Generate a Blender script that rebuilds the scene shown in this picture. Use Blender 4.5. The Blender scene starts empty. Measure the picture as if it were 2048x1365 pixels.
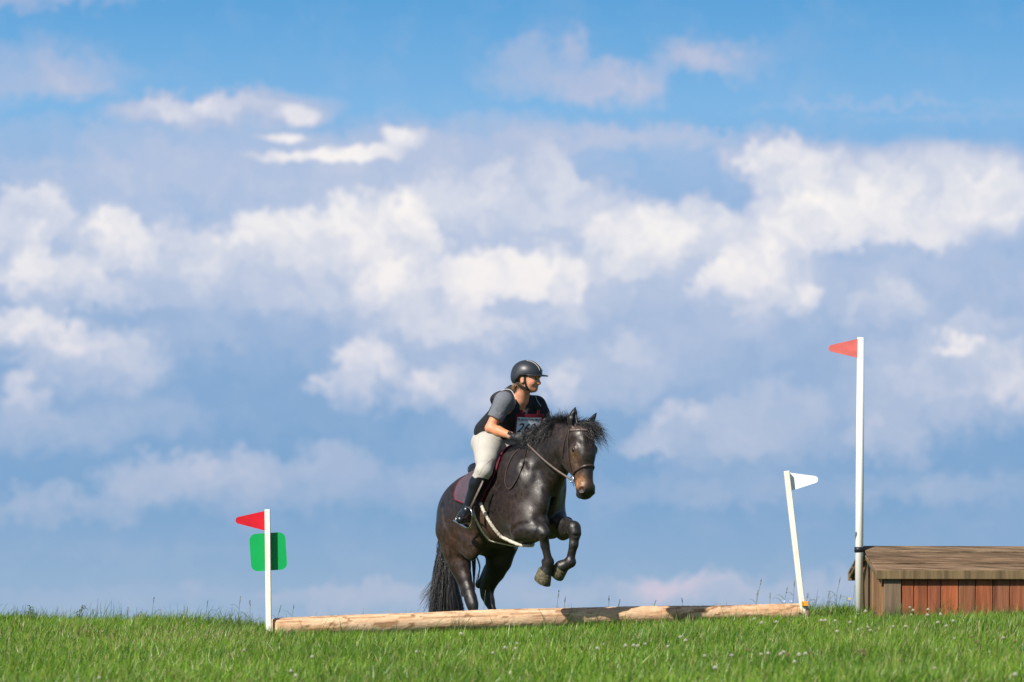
import bpy, math, random
import numpy as np
from mathutils import Vector
from mathutils.bvhtree import BVHTree

# ------------------------------------------------------------------ camera, light
S = bpy.context.scene
COL = S.collection
FPX, CX, CY = 8000.0, 1024.0, 1240.0          # focal length and principal point in photo pixels
cd = bpy.data.cameras.new('camera'); cam = bpy.data.objects.new('camera', cd); COL.objects.link(cam)
cam.location = (0, 0, 0); cam.rotation_euler = (math.radians(90), 0, 0)
cd.sensor_width = 36; cd.lens = FPX / 2048 * 36
cd.shift_y = (CY - 682.5) / 2048
cd.clip_start = 0.5; cd.clip_end = 8000
cd.dof.use_dof = True; cd.dof.focus_distance = 31.9; cd.dof.aperture_fstop = 2.8
S.camera = cam
SUN_EL, SUN_AZ = math.radians(38), math.radians(40)     # azimuth measured from the camera's back towards its left
sdir = Vector((-math.sin(SUN_AZ) * math.cos(SUN_EL), -math.cos(SUN_AZ) * math.cos(SUN_EL), math.sin(SUN_EL)))
sl = bpy.data.lights.new('sun', 'SUN'); sl.energy = 4.9; sl.angle = math.radians(0.5); sl.color = (1, .93, .83)
sun = bpy.data.objects.new('sun', sl); COL.objects.link(sun)
sun.rotation_euler = sdir.to_track_quat('Z', 'Y').to_euler()
S.view_settings.view_transform = 'Standard'; S.view_settings.look = 'None'
EXPO = .5; S.view_settings.exposure = EXPO; S.view_settings.gamma = 1
S.cycles.max_bounces = 6; S.cycles.use_denoising = True


def lin(c):
    return tuple(((x / 255) / 12.92 if x / 255 <= .04045 else ((x / 255 + .055) / 1.055) ** 2.4) for x in c)


# ------------------------------------------------------------------ world: Nishita above, cloud banks near the horizon
W = bpy.data.worlds.new('World'); S.world = W; W.use_nodes = True
nt = W.node_tree; nt.nodes.clear()


class NB:
    def __init__(s, nt): s.nt = nt
    def n(s, typ, **kw):
        nd = s.nt.nodes.new(typ)
        for k, v in kw.items(): setattr(nd, k, v)
        return nd
    def put(s, inp, v):
        if isinstance(v, bpy.types.NodeSocket): s.nt.links.new(v, inp)
        elif isinstance(v, bpy.types.Node): s.nt.links.new(v.outputs[0], inp)
        else:
            if hasattr(inp.default_value, '__len__') and not hasattr(v, '__len__'): v = (v,) * len(inp.default_value)
            if hasattr(inp.default_value, '__len__') and len(inp.default_value) == 4 and len(v) == 3: v = (*v, 1)
            inp.default_value = v
    def m(s, op, a, b=0.0, c=None, clamp=False):
        nd = s.n('ShaderNodeMath', operation=op); nd.use_clamp = clamp
        s.put(nd.inputs[0], a); s.put(nd.inputs[1], b)
        if c is not None: s.put(nd.inputs[2], c)
        return nd.outputs[0]
    def vm(s, op, a, b=(0, 0, 0)):
        nd = s.n('ShaderNodeVectorMath', operation=op); s.put(nd.inputs[0], a); s.put(nd.inputs[1], b)
        return nd.outputs['Value'] if op in ('LENGTH', 'DOT_PRODUCT') else nd.outputs[0]
    def mr(s, v, a, b, c=0.0, d=1.0, smooth=True):
        nd = s.n('ShaderNodeMapRange'); nd.interpolation_type = 'SMOOTHSTEP' if smooth else 'LINEAR'
        for i, x in enumerate((v, a, b, c, d)): s.put(nd.inputs[i], x)
        return nd.outputs[0]
    def noise(s, vec, scale, detail=3, rough=.5, dist=0, dim='3D'):
        nd = s.n('ShaderNodeTexNoise'); nd.noise_dimensions = dim; s.put(nd.inputs['Vector'], vec)
        nd.inputs['Scale'].default_value = scale; nd.inputs['Detail'].default_value = detail
        nd.inputs['Roughness'].default_value = rough; nd.inputs['Distortion'].default_value = dist
        return nd
    def mix(s, f, a, b, bt='MIX'):
        nd = s.n('ShaderNodeMix', data_type='RGBA', blend_type=bt)
        s.put(nd.inputs[0], f); s.put(nd.inputs[6], a); s.put(nd.inputs[7], b)
        return nd.outputs[2]
    def ramp(s, f, stops, interp='LINEAR'):
        nd = s.n('ShaderNodeValToRGB'); cr = nd.color_ramp; cr.interpolation = interp
        while len(cr.elements) < len(stops): cr.elements.new(.5)
        for e, (p, c) in zip(cr.elements, stops): e.position = p; e.color = (*c, 1)
        s.put(nd.inputs[0], f); return nd.outputs[0]


b = NB(nt)
tc = b.n('ShaderNodeTexCoord')
sep = b.n('ShaderNodeSeparateXYZ'); b.put(sep.inputs[0], tc.outputs['Generated'])
az = b.m('ARCTAN2', sep.outputs[0], sep.outputs[1]); el = b.m('ARCSINE', sep.outputs[2])
uu = b.m('MULTIPLY_ADD', az, 80.0, 10.24); vv = b.m('MULTIPLY_ADD', el, -80.0, 12.40)   # hundreds of photo pixels
cmb = b.n('ShaderNodeCombineXYZ'); b.put(cmb.inputs[0], uu); b.put(cmb.inputs[1], vv)
uv = cmb.outputs[0]
w1 = b.noise(uv, .75, 2, .55, dim='2D'); w2 = b.noise(uv, 2.6, 2, .6, dim='2D')
d1 = b.vm('MULTIPLY', b.vm('SUBTRACT', w1.outputs['Color'], (.5, .5, .5)), (1.15, .8, 0))
d2 = b.vm('MULTIPLY', b.vm('SUBTRACT', w2.outputs['Color'], (.5, .5, .5)), (.6, .5, 0))
w3 = b.noise(uv, 6.5, 2, .6, dim='2D')
d3 = b.vm('MULTIPLY', b.vm('SUBTRACT', w3.outputs['Color'], (.5, .5, .5)), (.26, .22, 0))
uvw = b.vm('ADD', b.vm('ADD', b.vm('ADD', uv, d1), d2), d3)
uve = b.vm('ADD', uv, b.vm('ADD', b.vm('MULTIPLY', d1, (.5, .4, 0)), b.vm('MULTIPLY', d2, (.45, .4, 0))))
g = bpy.data.node_groups.new('cloud_puff', 'ShaderNodeTree')
for nm, tp in (('W', 'NodeSocketFloat'), ('UV', 'NodeSocketVector'), ('C', 'NodeSocketVector'), ('iR', 'NodeSocketVector'),
               ('V', 'NodeSocketFloat'), ('A', 'NodeSocketFloat'), ('F', 'NodeSocketFloat'), ('E', 'NodeSocketFloat')):
    g.interface.new_socket(nm, in_out='INPUT', socket_type=tp)
g.interface.new_socket('W', in_out='OUTPUT', socket_type='NodeSocketFloat')
gb = NB(g); gi = gb.n('NodeGroupInput'); go = gb.n('NodeGroupOutput')
# the tiny term makes every puff wait for the one before it, which keeps the shader stack small
q = gb.vm('MULTIPLY', gb.vm('SUBTRACT', gb.vm('ADD', gi.outputs['UV'], gb.m('MULTIPLY', gi.outputs['W'], 1e-5)), gi.outputs['C']), gi.outputs['iR'])
r = gb.vm('LENGTH', q)
edge = gb.mr(r, 1.0, gi.outputs['E'])
fade = gb.mr(gb.vm('DOT_PRODUCT', q, (0, 1, 0)), 1.0, gi.outputs['F'])
mk_ = gb.m('MULTIPLY', gb.m('MULTIPLY', edge, fade), gi.outputs['A'])
wn = gb.m('ADD', gb.m('MULTIPLY', gi.outputs['W'], gb.m('SUBTRACT', 1.0, mk_)), gb.m('MULTIPLY', gi.outputs['V'], mk_))
g.links.new(wn, go.inputs[0])
# cx, cy, rx, ry, whiteness, opacity, kind  (p = crisp puff with fading foot, s = soft veil, h = dark hollow)
CL = [(1024, 560, 1700, 360, .52, .95, 's'), (80, 5, 300, 45, .45, .9, 's'), (70, 160, 300, 90, .40, .95, 's'), (130, 185, 170, 40, .52, .8, 's'),
      (350, 340, 800, 120, .46, .95, 's'), (900, 320, 700, 110, .5, .85, 's'),
      (60, 290, 260, 50, .2, .85, 's'), (230, 405, 330, 36, .32, .7, 's'),
      (430, 240, 240, 60, .76, .9, 'p'), (330, 232, 130, 30, .72, .8, 'e'), (560, 215, 150, 36, .66, .7, 'e'), (520, 295, 200, 30, .34, .6, 's'),
      (605, 236, 62, 32, 1.0, 1, 'e'), (570, 284, 75, 13, .95, .95, 'e'),
      (640, 320, 190, 15, .95, 1, 'e'), (800, 284, 56, 30, .97, 1, 'e'), (730, 312, 100, 22, .95, .95, 'e'),
      (1090, 160, 200, 70, .46, .85, 's'), (1150, 95, 50, 50, .55, .85, 's'), (1400, 125, 170, 62, .56, .95, 's'), (1060, 110, 80, 40, .45, .7, 's'),
      (1240, 180, 150, 60, .64, .9, 's'), (1720, 222, 420, 16, .24, .7, 's'), (1850, 250, 300, 12, .2, .6, 's'), (960, 250, 120, 30, .35, .6, 's'),
      (1000, 380, 330, 130, .66, .9, 's'), (1180, 400, 360, 150, .66, .7, 's'), (1000, 300, 260, 40, .5, .7, 's'),
      (1960, 400, 260, 120, .74, .95, 'e'), (1560, 345, 190, 85, .78, .95, 'p'), (1750, 400, 340, 125, .80, 1, 'e'), (1850, 340, 220, 60, .70, .8, 'e'),
      (1680, 450, 260, 110, .9, .9, 's'), (1600, 460, 110, 80, .94, .8, 'p'), (1980, 420, 130, 90, .88, .8, 'p'), (1860, 490, 130, 60, .88, .8, 's'),
      (1300, 275, 300, 34, .50, .9, 's'), (1330, 350, 200, 66, .16, 1, 'd'), (1440, 380, 110, 36, .16, 1, 'd'), (1210, 335, 80, 40, .2, .9, 'd'), (1290, 320, 90, 26, .2, .8, 'd'), (1240, 350, 60, 22, .36, .6, 's'),
      (1420, 470, 290, 90, .62, .9, 'p'), (1390, 470, 120, 80, .76, .8, 'p'), (1290, 490, 135, 95, .90, .95, 'p'), (1212, 510, 75, 85, .98, .85, 'p'), (1270, 520, 80, 60, .86, .5, 's'),
      (1300, 660, 300, 110, .34, .8, 's'), (1290, 570, 110, 30, .4, .5, 's'),
      (1640, 540, 120, 80, .84, .9, 'p'), (1880, 580, 330, 105, .36, .95, 'd'), (1740, 530, 130, 50, .36, .9, 'd'), (1990, 560, 130, 80, .34, .8, 's'), (1830, 540, 90, 30, .46, .6, 's'),
      (1530, 540, 110, 135, .92, .97, 'p'), (1560, 480, 66, 60, .93, .8, 'p'), (1455, 570, 80, 60, 1, .9, 'p'), (1510, 620, 80, 80, .8, .5, 's'), (1590, 570, 50, 90, .62, .6, 's'),
      (1610, 600, 60, 50, .9, .85, 'p'), (1780, 625, 115, 75, .58, .9, 'p'), (1480, 760, 260, 60, .26, .9, 's'),
      (80, 440, 100, 80, .80, .95, 'p'), (30, 500, 110, 120, .7, .9, 'p'), (340, 520, 170, 90, .74, .9, 'p'), (230, 490, 115, 95, .92, .95, 'p'), (170, 480, 50, 40, .5, .5, 's'),
      (110, 570, 140, 80, .86, .95, 'p'), (200, 590, 170, 50, .82, .7, 's'), (60, 480, 40, 30, .9, .6, 's'),
      (560, 520, 240, 110, .70, .9, 'p'), (545, 470, 120, 75, .92, .9, 'p'), (665, 500, 130, 110, .90, .9, 'p'), (800, 460, 100, 115, .98, .95, 'p'), (860, 430, 60, 60, .8, .5, 's'),
      (720, 445, 100, 80, .92, .8, 'p'), (470, 485, 45, 34, .88, .8, 'p'), (610, 590, 340, 80, .52, .9, 's'), (150, 640, 420, 34, .16, .9, 's'), (540, 570, 90, 40, .6, .5, 's'),
      (830, 590, 160, 110, .84, .95, 'p'), (780, 575, 80, 75, .94, .8, 'p'), (960, 575, 150, 95, .92, .95, 'p'), (1095, 570, 95, 95, .98, .95, 'p'),
      (1005, 545, 100, 55, 1.0, .95, 'p'), (900, 540, 60, 40, .95, .8, 'p'), (950, 650, 290, 55, .78, .9, 's'), (1050, 625, 85, 38, .5, .9, 'd'), (880, 610, 60, 24, .56, .8, 's'), (800, 610, 30, 30, .6, .7, 's'), (1150, 640, 60, 50, .7, .6, 's'),
      (520, 780, 380, 130, .06, .97, 's'), (560, 660, 200, 60, .2, .8, 's'), (1130, 720, 90, 30, .35, .5, 's'),
      (70, 675, 160, 75, .84, .95, 'p'), (200, 740, 180, 100, .62, .95, 'p'), (60, 800, 70, 80, .76, .85, 'p'), (90, 860, 220, 80, .46, .8, 's'), (140, 700, 90, 36, .86, .7, 's'),
      (250, 700, 90, 50, .66, .8, 'p'), (290, 840, 200, 70, .4, .7, 's'),
      (740, 740, 90, 78, .86, .97, 'p'), (690, 780, 90, 45, .72, .85, 'p'),
      (900, 790, 160, 85, .70, .95, 'p'), (990, 800, 150, 100, .56, .85, 's'), (870, 770, 60, 45, .78, .7, 's'), (1130, 790, 60, 75, .78, .85, 'p'),
      (430, 975, 270, 95, .46, .9, 'p'), (330, 960, 160, 70, .48, .8, 'p'), (520, 940, 110, 60, .5, .7, 'p'), (660, 960, 110, 90, .42, .9, 'p'), (130, 1020, 220, 45, .36, .8, 'p'),
      (880, 970, 260, 80, .36, .7, 's'), (870, 880, 120, 50, .08, .9, 'd'),
      (1240, 740, 220, 80, .54, .8, 's'), (1250, 695, 80, 50, .72, .8, 's'), (1200, 800, 120, 50, .5, .7, 's'),
      (1360, 860, 120, 66, .66, .95, 'p'), (1300, 890, 90, 34, .6, .8, 's'), (1500, 890, 260, 80, .46, .9, 's'), (1560, 830, 160, 90, .5, .95, 'p'),
      (1450, 860, 60, 76, .52, .8, 'p'), (1960, 780, 240, 150, .58, .97, 'p'), (1830, 800, 220, 140, .52, .95, 'p'), (1850, 705, 190, 60, .58, .85, 'p'),
      (1920, 690, 90, 28, .92, .95, 's'), (2020, 790, 75, 85, .80, .9, 'p'), (1960, 650, 110, 30, .62, .7, 's'), (1790, 890, 100, 80, .56, .8, 'p'), (1700, 900, 80, 60, .4, .6, 'p'),
      (1450, 980, 600, 60, .28, .8, 's'), (1700, 1050, 700, 50, .04, .8, 's'), (300, 1100, 500, 50, .08, .8, 's'), (1900, 980, 250, 50, .38, .7, 's'),
      (1390, 1195, 200, 60, .66, .9, 'p'), (1330, 1170, 90, 40, .76, .8, 's'), (740, 1210, 230, 50, .52, .85, 'p'), (1780, 1190, 400, 60, .44, .85, 'p'),
      (1100, 1190, 300, 50, .42, .7, 's'), (300, 1200, 500, 40, .26, .7, 's'), (540, 1195, 60, 24, .45, .6, 's')]
wv = b.mr(b.noise(uv, .32, 3, .6, dim='2D').outputs[0], .48, .72, .0, .55)
# inside the photographed sector the placed banks take over from the loose ones
inside = b.m('MULTIPLY', b.mr(b.m('ABSOLUTE', b.m('SUBTRACT', uu, 10.24)), 14, 10.5), b.mr(vv, -5, -1))
wv = b.m('MULTIPLY', wv, b.m('SUBTRACT', 1.0, b.m('MULTIPLY', inside, .9)))
wv0 = wv
sky = b.n('ShaderNodeTexSky', sky_type='NISHITA'); sky.sun_disc = False
sky.sun_elevation = SUN_EL; sky.sun_rotation = math.atan2(sdir.x, sdir.y)
SKY = .065
low = b.mr(vv, -11, -3.5)                     # below about 12 degrees: the banked clouds, above: the clear dome
texv = b.m('SUBTRACT', b.noise(uvw, 1.1, 5, .62, dim='2D').outputs[0], .5)
vr = b.mr(vv, 0, 12.4, 0, 1, False); vr2 = b.mr(vv, -3, 12.4, 0, 1, False)


def bank(u0, u1, v0, v1):
    """sky background for one sector, holding every cloud that can reach into it"""
    wv = wv0
    for (cx, cy, rx, ry, w_, a_, k_) in CL:
        M_ = 88
        if cx + rx + M_ < u0 or cx - rx - M_ > u1 or cy + ry + M_ < v0 or cy - ry - M_ > v1: continue
        gn = b.n('ShaderNodeGroup'); gn.node_tree = g
        E, F = {'p': (.48, -.3), 's': (.1, .6), 'd': (.5, .9), 'e': (.35, .9)}[k_]
        b.put(gn.inputs['W'], wv); b.put(gn.inputs['UV'], uve if k_ == 'e' else uvw)
        gn.inputs['C'].default_value = (cx / 100, cy / 100, 0); gn.inputs['iR'].default_value = (100 / rx, 100 / ry, 0)
        gn.inputs['V'].default_value = w_; gn.inputs['A'].default_value = a_; gn.inputs['F'].default_value = F; gn.inputs['E'].default_value = E
        wv = gn.outputs[0]
    wv = b.m('ADD', b.m('MULTIPLY', wv, .97), b.m('MULTIPLY', texv, b.m('MULTIPLY_ADD', wv, .62, .22)), clamp=True)
    blue = b.ramp(vr2, [(0, lin((68, 144, 202))), (.2, lin((94, 163, 218))), (.34, lin((128, 182, 228))), (.45, lin((136, 176, 220))),
                        (.6, lin((130, 168, 211))), (.85, lin((128, 167, 207))), (1, lin((156, 182, 210)))])
    whit = b.ramp(vr, [(0, lin((226, 224, 236))), (.3, lin((250, 246, 243))), (.6, lin((240, 235, 238))), (.85, lin((228, 216, 230))), (1, lin((230, 205, 218)))])
    mid = b.ramp(vr, [(0, lin((170, 185, 217))), (.35, lin((190, 202, 226))), (.6, lin((180, 195, 221))), (1, lin((178, 190, 213)))])
    c1 = b.mix(b.mr(wv, 0, .5, 0, 1, False), blue, mid); c2 = b.mix(b.mr(wv, .5, 1, 0, 1, False), c1, whit)
    bg = b.n('ShaderNodeBackground'); b.put(bg.inputs[0], b.mix(low, sky.outputs[0], b.vm('MULTIPLY', c2, (1 / SKY / 2 ** EXPO,) * 3)))
    bg.inputs[1].default_value = SKY
    return bg.outputs[0]


def tree(us, vs):
    if len(us) == 2 and len(vs) == 2: return bank(us[0], us[1], vs[0], vs[1])
    mx = b.n('ShaderNodeMixShader')
    if len(us) >= len(vs):
        k = len(us) // 2; b.put(mx.inputs[0], b.m('GREATER_THAN', uu, us[k] / 100)); A_, B_ = tree(us[:k + 1], vs), tree(us[k:], vs)
    else:
        k = len(vs) // 2; b.put(mx.inputs[0], b.m('GREATER_THAN', vv, vs[k] / 100)); A_, B_ = tree(us, vs[:k + 1]), tree(us, vs[k:])
    nt.links.new(A_, mx.inputs[1]); nt.links.new(B_, mx.inputs[2])
    return mx.outputs[0]


cloudy = tree([-1e6, 500, 1000, 1500, 1e6], [-1e6, 320, 620, 900, 1e6])
clear = b.n('ShaderNodeBackground'); b.put(clear.inputs[0], sky.outputs[0]); clear.inputs[1].default_value = SKY
mx = b.n('ShaderNodeMixShader'); b.put(mx.inputs[0], b.m('GREATER_THAN', vv, -11.0)); nt.links.new(clear.outputs[0], mx.inputs[1]); nt.links.new(cloudy, mx.inputs[2])
out = b.n('ShaderNodeOutputWorld'); nt.links.new(mx.outputs[0], out.inputs[0])
W.cycles.sampling_method = 'MANUAL'; W.cycles.sample_map_resolution = 512

# ------------------------------------------------------------------ helpers
rng = np.random.default_rng(7); random.seed(7)
V = np.array


def P(px, py, Y):
    return V([(px - CX) / FPX * Y, Y, (CY - py) / FPX * Y])


def unit(v):
    v = np.asarray(v, float); return v / (np.linalg.norm(v, axis=-1, keepdims=True) + 1e-12)


def tag(o, label=None, cat=None, group=None, kind=None):
    for k, v in (('label', label), ('category', cat), ('group', group), ('kind', kind)):
        if v: o[k] = v
    return o


def empty(name, loc, label, cat, group=None):
    o = bpy.data.objects.new(name, None); COL.objects.link(o); o.location = tuple(loc); o.empty_display_size = .1
    return tag(o, label, cat, group)


def mesh(name, v, f, mat, parent=None, smooth=True, attrs=None, local=False):
    """v (n,3) world coordinates, f a list of arrays (m,3)/(m,4)"""
    if isinstance(f, np.ndarray): f = [f]
    f = [np.asarray(x, np.int32) for x in f if len(x)]
    me = bpy.data.meshes.new(name); v = np.asarray(v, np.float32)
    off = V([0, 0, 0])
    if parent is not None and not local:
        p = parent
        while p is not None: off = off + V(p.location[:]); p = p.parent
    elif parent is None and not local and len(v) < 200000:
        off = V([v[:, 0].mean(), v[:, 1].mean(), v[:, 2].min()])
    v = v - off
    me.vertices.add(len(v)); me.vertices.foreach_set('co', v.astype(np.float32).ravel())
    idx = np.concatenate([x.ravel() for x in f]); tot = np.concatenate([np.full(len(x), x.shape[1], np.int32) for x in f])
    st = np.concatenate([[0], np.cumsum(tot)[:-1]]).astype(np.int32)
    me.loops.add(len(idx)); me.loops.foreach_set('vertex_index', idx.astype(np.int32))
    me.polygons.add(len(tot)); me.polygons.foreach_set('loop_start', st)
    me.polygons.foreach_set('use_smooth', np.full(len(tot), smooth))
    me.update(calc_edges=True); me.validate()
    for k, a in (attrs or {}).items():
        a = np.asarray(a, np.float32)
        if a.ndim == 1:
            at = me.attributes.new(k, 'FLOAT', 'POINT'); at.data.foreach_set('value', a)
        else:
            at = me.attributes.new(k, 'FLOAT_COLOR', 'POINT'); at.data.foreach_set('color', np.hstack([a, np.ones((len(a), 1))]).astype(np.float32).ravel())
    me.materials.append(mat)
    o = bpy.data.objects.new(name, me); COL.objects.link(o)
    if parent is not None: o.parent = parent
    elif not local: o.location = tuple(off)
    return o


def box(c, ax, ay, az_, sx, sy, sz, bev=0):
    """box centred at c with half sizes along three axes; returns verts, quads (bevelled by chamfering if bev)"""
    c = V(c); A = np.stack([unit(ax), unit(ay), unit(az_)]); s = V([sx, sy, sz])
    if bev <= 0:
        co = V([[x, y, z] for x in (-1, 1) for y in (-1, 1) for z in (-1, 1)]) * s
        q = V([[0, 1, 3, 2], [4, 6, 7, 5], [0, 4, 5, 1], [2, 3, 7, 6], [0, 2, 6, 4], [1, 5, 7, 3]])
        return c + co @ A, q
    vs = []; idx = {}
    for x in (-1, 1):
        for y in (-1, 1):
            for z in (-1, 1):
                for k in range(3):
                    p = V([x, y, z]) * (s - bev); p[k] = (x, y, z)[k] * s[k]
                    idx[(x, y, z, k)] = len(vs); vs.append(p)
    Q = []; T = []
    for k in range(3):
        i, j = (k + 1) % 3, (k + 2) % 3
        for sg in (-1, 1):
            def key(a, b2):
                t = [0, 0, 0]; t[k] = sg; t[i] = a; t[j] = b2; return idx[(*t, k)]
            Q.append([key(-1, -1), key(1, -1), key(1, 1), key(-1, 1)])
    for k in range(3):          # edges along axis k
        i, j = (k + 1) % 3, (k + 2) % 3
        for a in (-1, 1):
            for b2 in (-1, 1):
                def kk(e, w):
                    t = [0, 0, 0]; t[k] = e; t[i] = a; t[j] = b2; return idx[(*t, w)]
                Q.append([kk(-1, i), kk(1, i), kk(1, j), kk(-1, j)])
    for x in (-1, 1):
        for y in (-1, 1):
            for z in (-1, 1): T.append([idx[(x, y, z, 0)], idx[(x, y, z, 1)], idx[(x, y, z, 2)]])
    return c + V(vs) @ A, [V(Q), V(T)]


def join(parts):
    vs, qs, ts, n = [], [], [], 0
    for v, f in parts:
        if isinstance(f, np.ndarray): f = [f]
        for x in f:
            if not len(x): continue
            (qs if x.shape[1] == 4 else ts).append(x + n)
        vs.append(v); n += len(v)
    return np.vstack(vs), ([np.vstack(qs)] if qs else []) + ([np.vstack(ts)] if ts else [])


def tube(path, rad, n=8, closed=False, cap=True, flat=None):
    """tube along a path; rad scalar/array; flat=(normal array or vec, ratio) squashes the section along the normal"""
    p = np.asarray(path, float); K = len(p); rad = np.broadcast_to(rad, K)
    t = np.gradient(p, axis=0)
    if closed: t = np.roll(p, -1, 0) - np.roll(p, 1, 0)
    t = unit(t)
    if flat is not None:
        N = np.broadcast_to(flat[0], p.shape); N = unit(N - (N * t).sum(1, keepdims=True) * t)
    else:
        N = np.zeros_like(p); a = V([0, 0, 1.0]) if abs(t[0][2]) < .9 else V([1.0, 0, 0])
        prev = unit(a - a @ t[0] * t[0])
        for i in range(K):
            prev = unit(prev - prev @ t[i] * t[i]); N[i] = prev
    B = np.cross(t, N); ratio = flat[1] if flat is not None else 1
    an = np.arange(n) / n * 2 * math.pi
    v = p[:, None] + rad[:, None, None] * (np.cos(an)[None, :, None] * N[:, None] * ratio + np.sin(an)[None, :, None] * B[:, None])
    v = v.reshape(-1, 3); q = []
    for i in range(K if closed else K - 1):
        i2 = (i + 1) % K
        for j in range(n):
            j2 = (j + 1) % n; q.append([i * n + j, i * n + j2, i2 * n + j2, i2 * n + j])
    f = [V(q)]
    if cap and not closed:
        v = np.vstack([v, p[:1], p[-1:]]); c0 = K * n; tt = []
        for j in range(n):
            j2 = (j + 1) % n
            tt.append([c0, j2, j]); tt.append([c0 + 1, (K - 1) * n + j, (K - 1) * n + j2])
        f.append(V(tt))
    return v, f


def spline(pts, n):
    """Catmull-Rom through points"""
    p = np.asarray(pts, float); p = np.vstack([2 * p[0] - p[1], p, 2 * p[-1] - p[-2]])
    m = len(p) - 3; u = np.linspace(0, m - 1e-9, n); i = u.astype(int); t = (u - i)[:, None]
    a, b_, c, d = p[i], p[i + 1], p[i + 2], p[i + 3]
    return .5 * (2 * b_ + (c - a) * t + (2 * a - 5 * b_ + 4 * c - d) * t ** 2 + (3 * b_ - a - 3 * c + d) * t ** 3)


def strands(paths, rad):
    """paths (N,K,3), rad (N,K): three sided hairs"""
    N, K, _ = paths.shape
    t = unit(np.gradient(paths, axis=1)); a = unit(rng.normal(size=(N, 1, 3)))
    n1 = unit(a - (a * t).sum(-1, keepdims=True) * t); n2 = np.cross(t, n1)
    v = []
    for k in range(3):
        an = k * 2 * math.pi / 3
        v.append(paths + rad[..., None] * (math.cos(an) * n1 + math.sin(an) * n2))
    v = np.stack(v, 2).reshape(-1, 3)
    base = (np.arange(N)[:, None] * K + np.arange(K - 1)[None]) * 3
    q = []
    for k in range(3):
        k2 = (k + 1) % 3
        q.append(np.stack([base + k, base + k2, base + 3 + k2, base + 3 + k], -1).reshape(-1, 4))
    return v, [np.vstack(q)]


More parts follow.
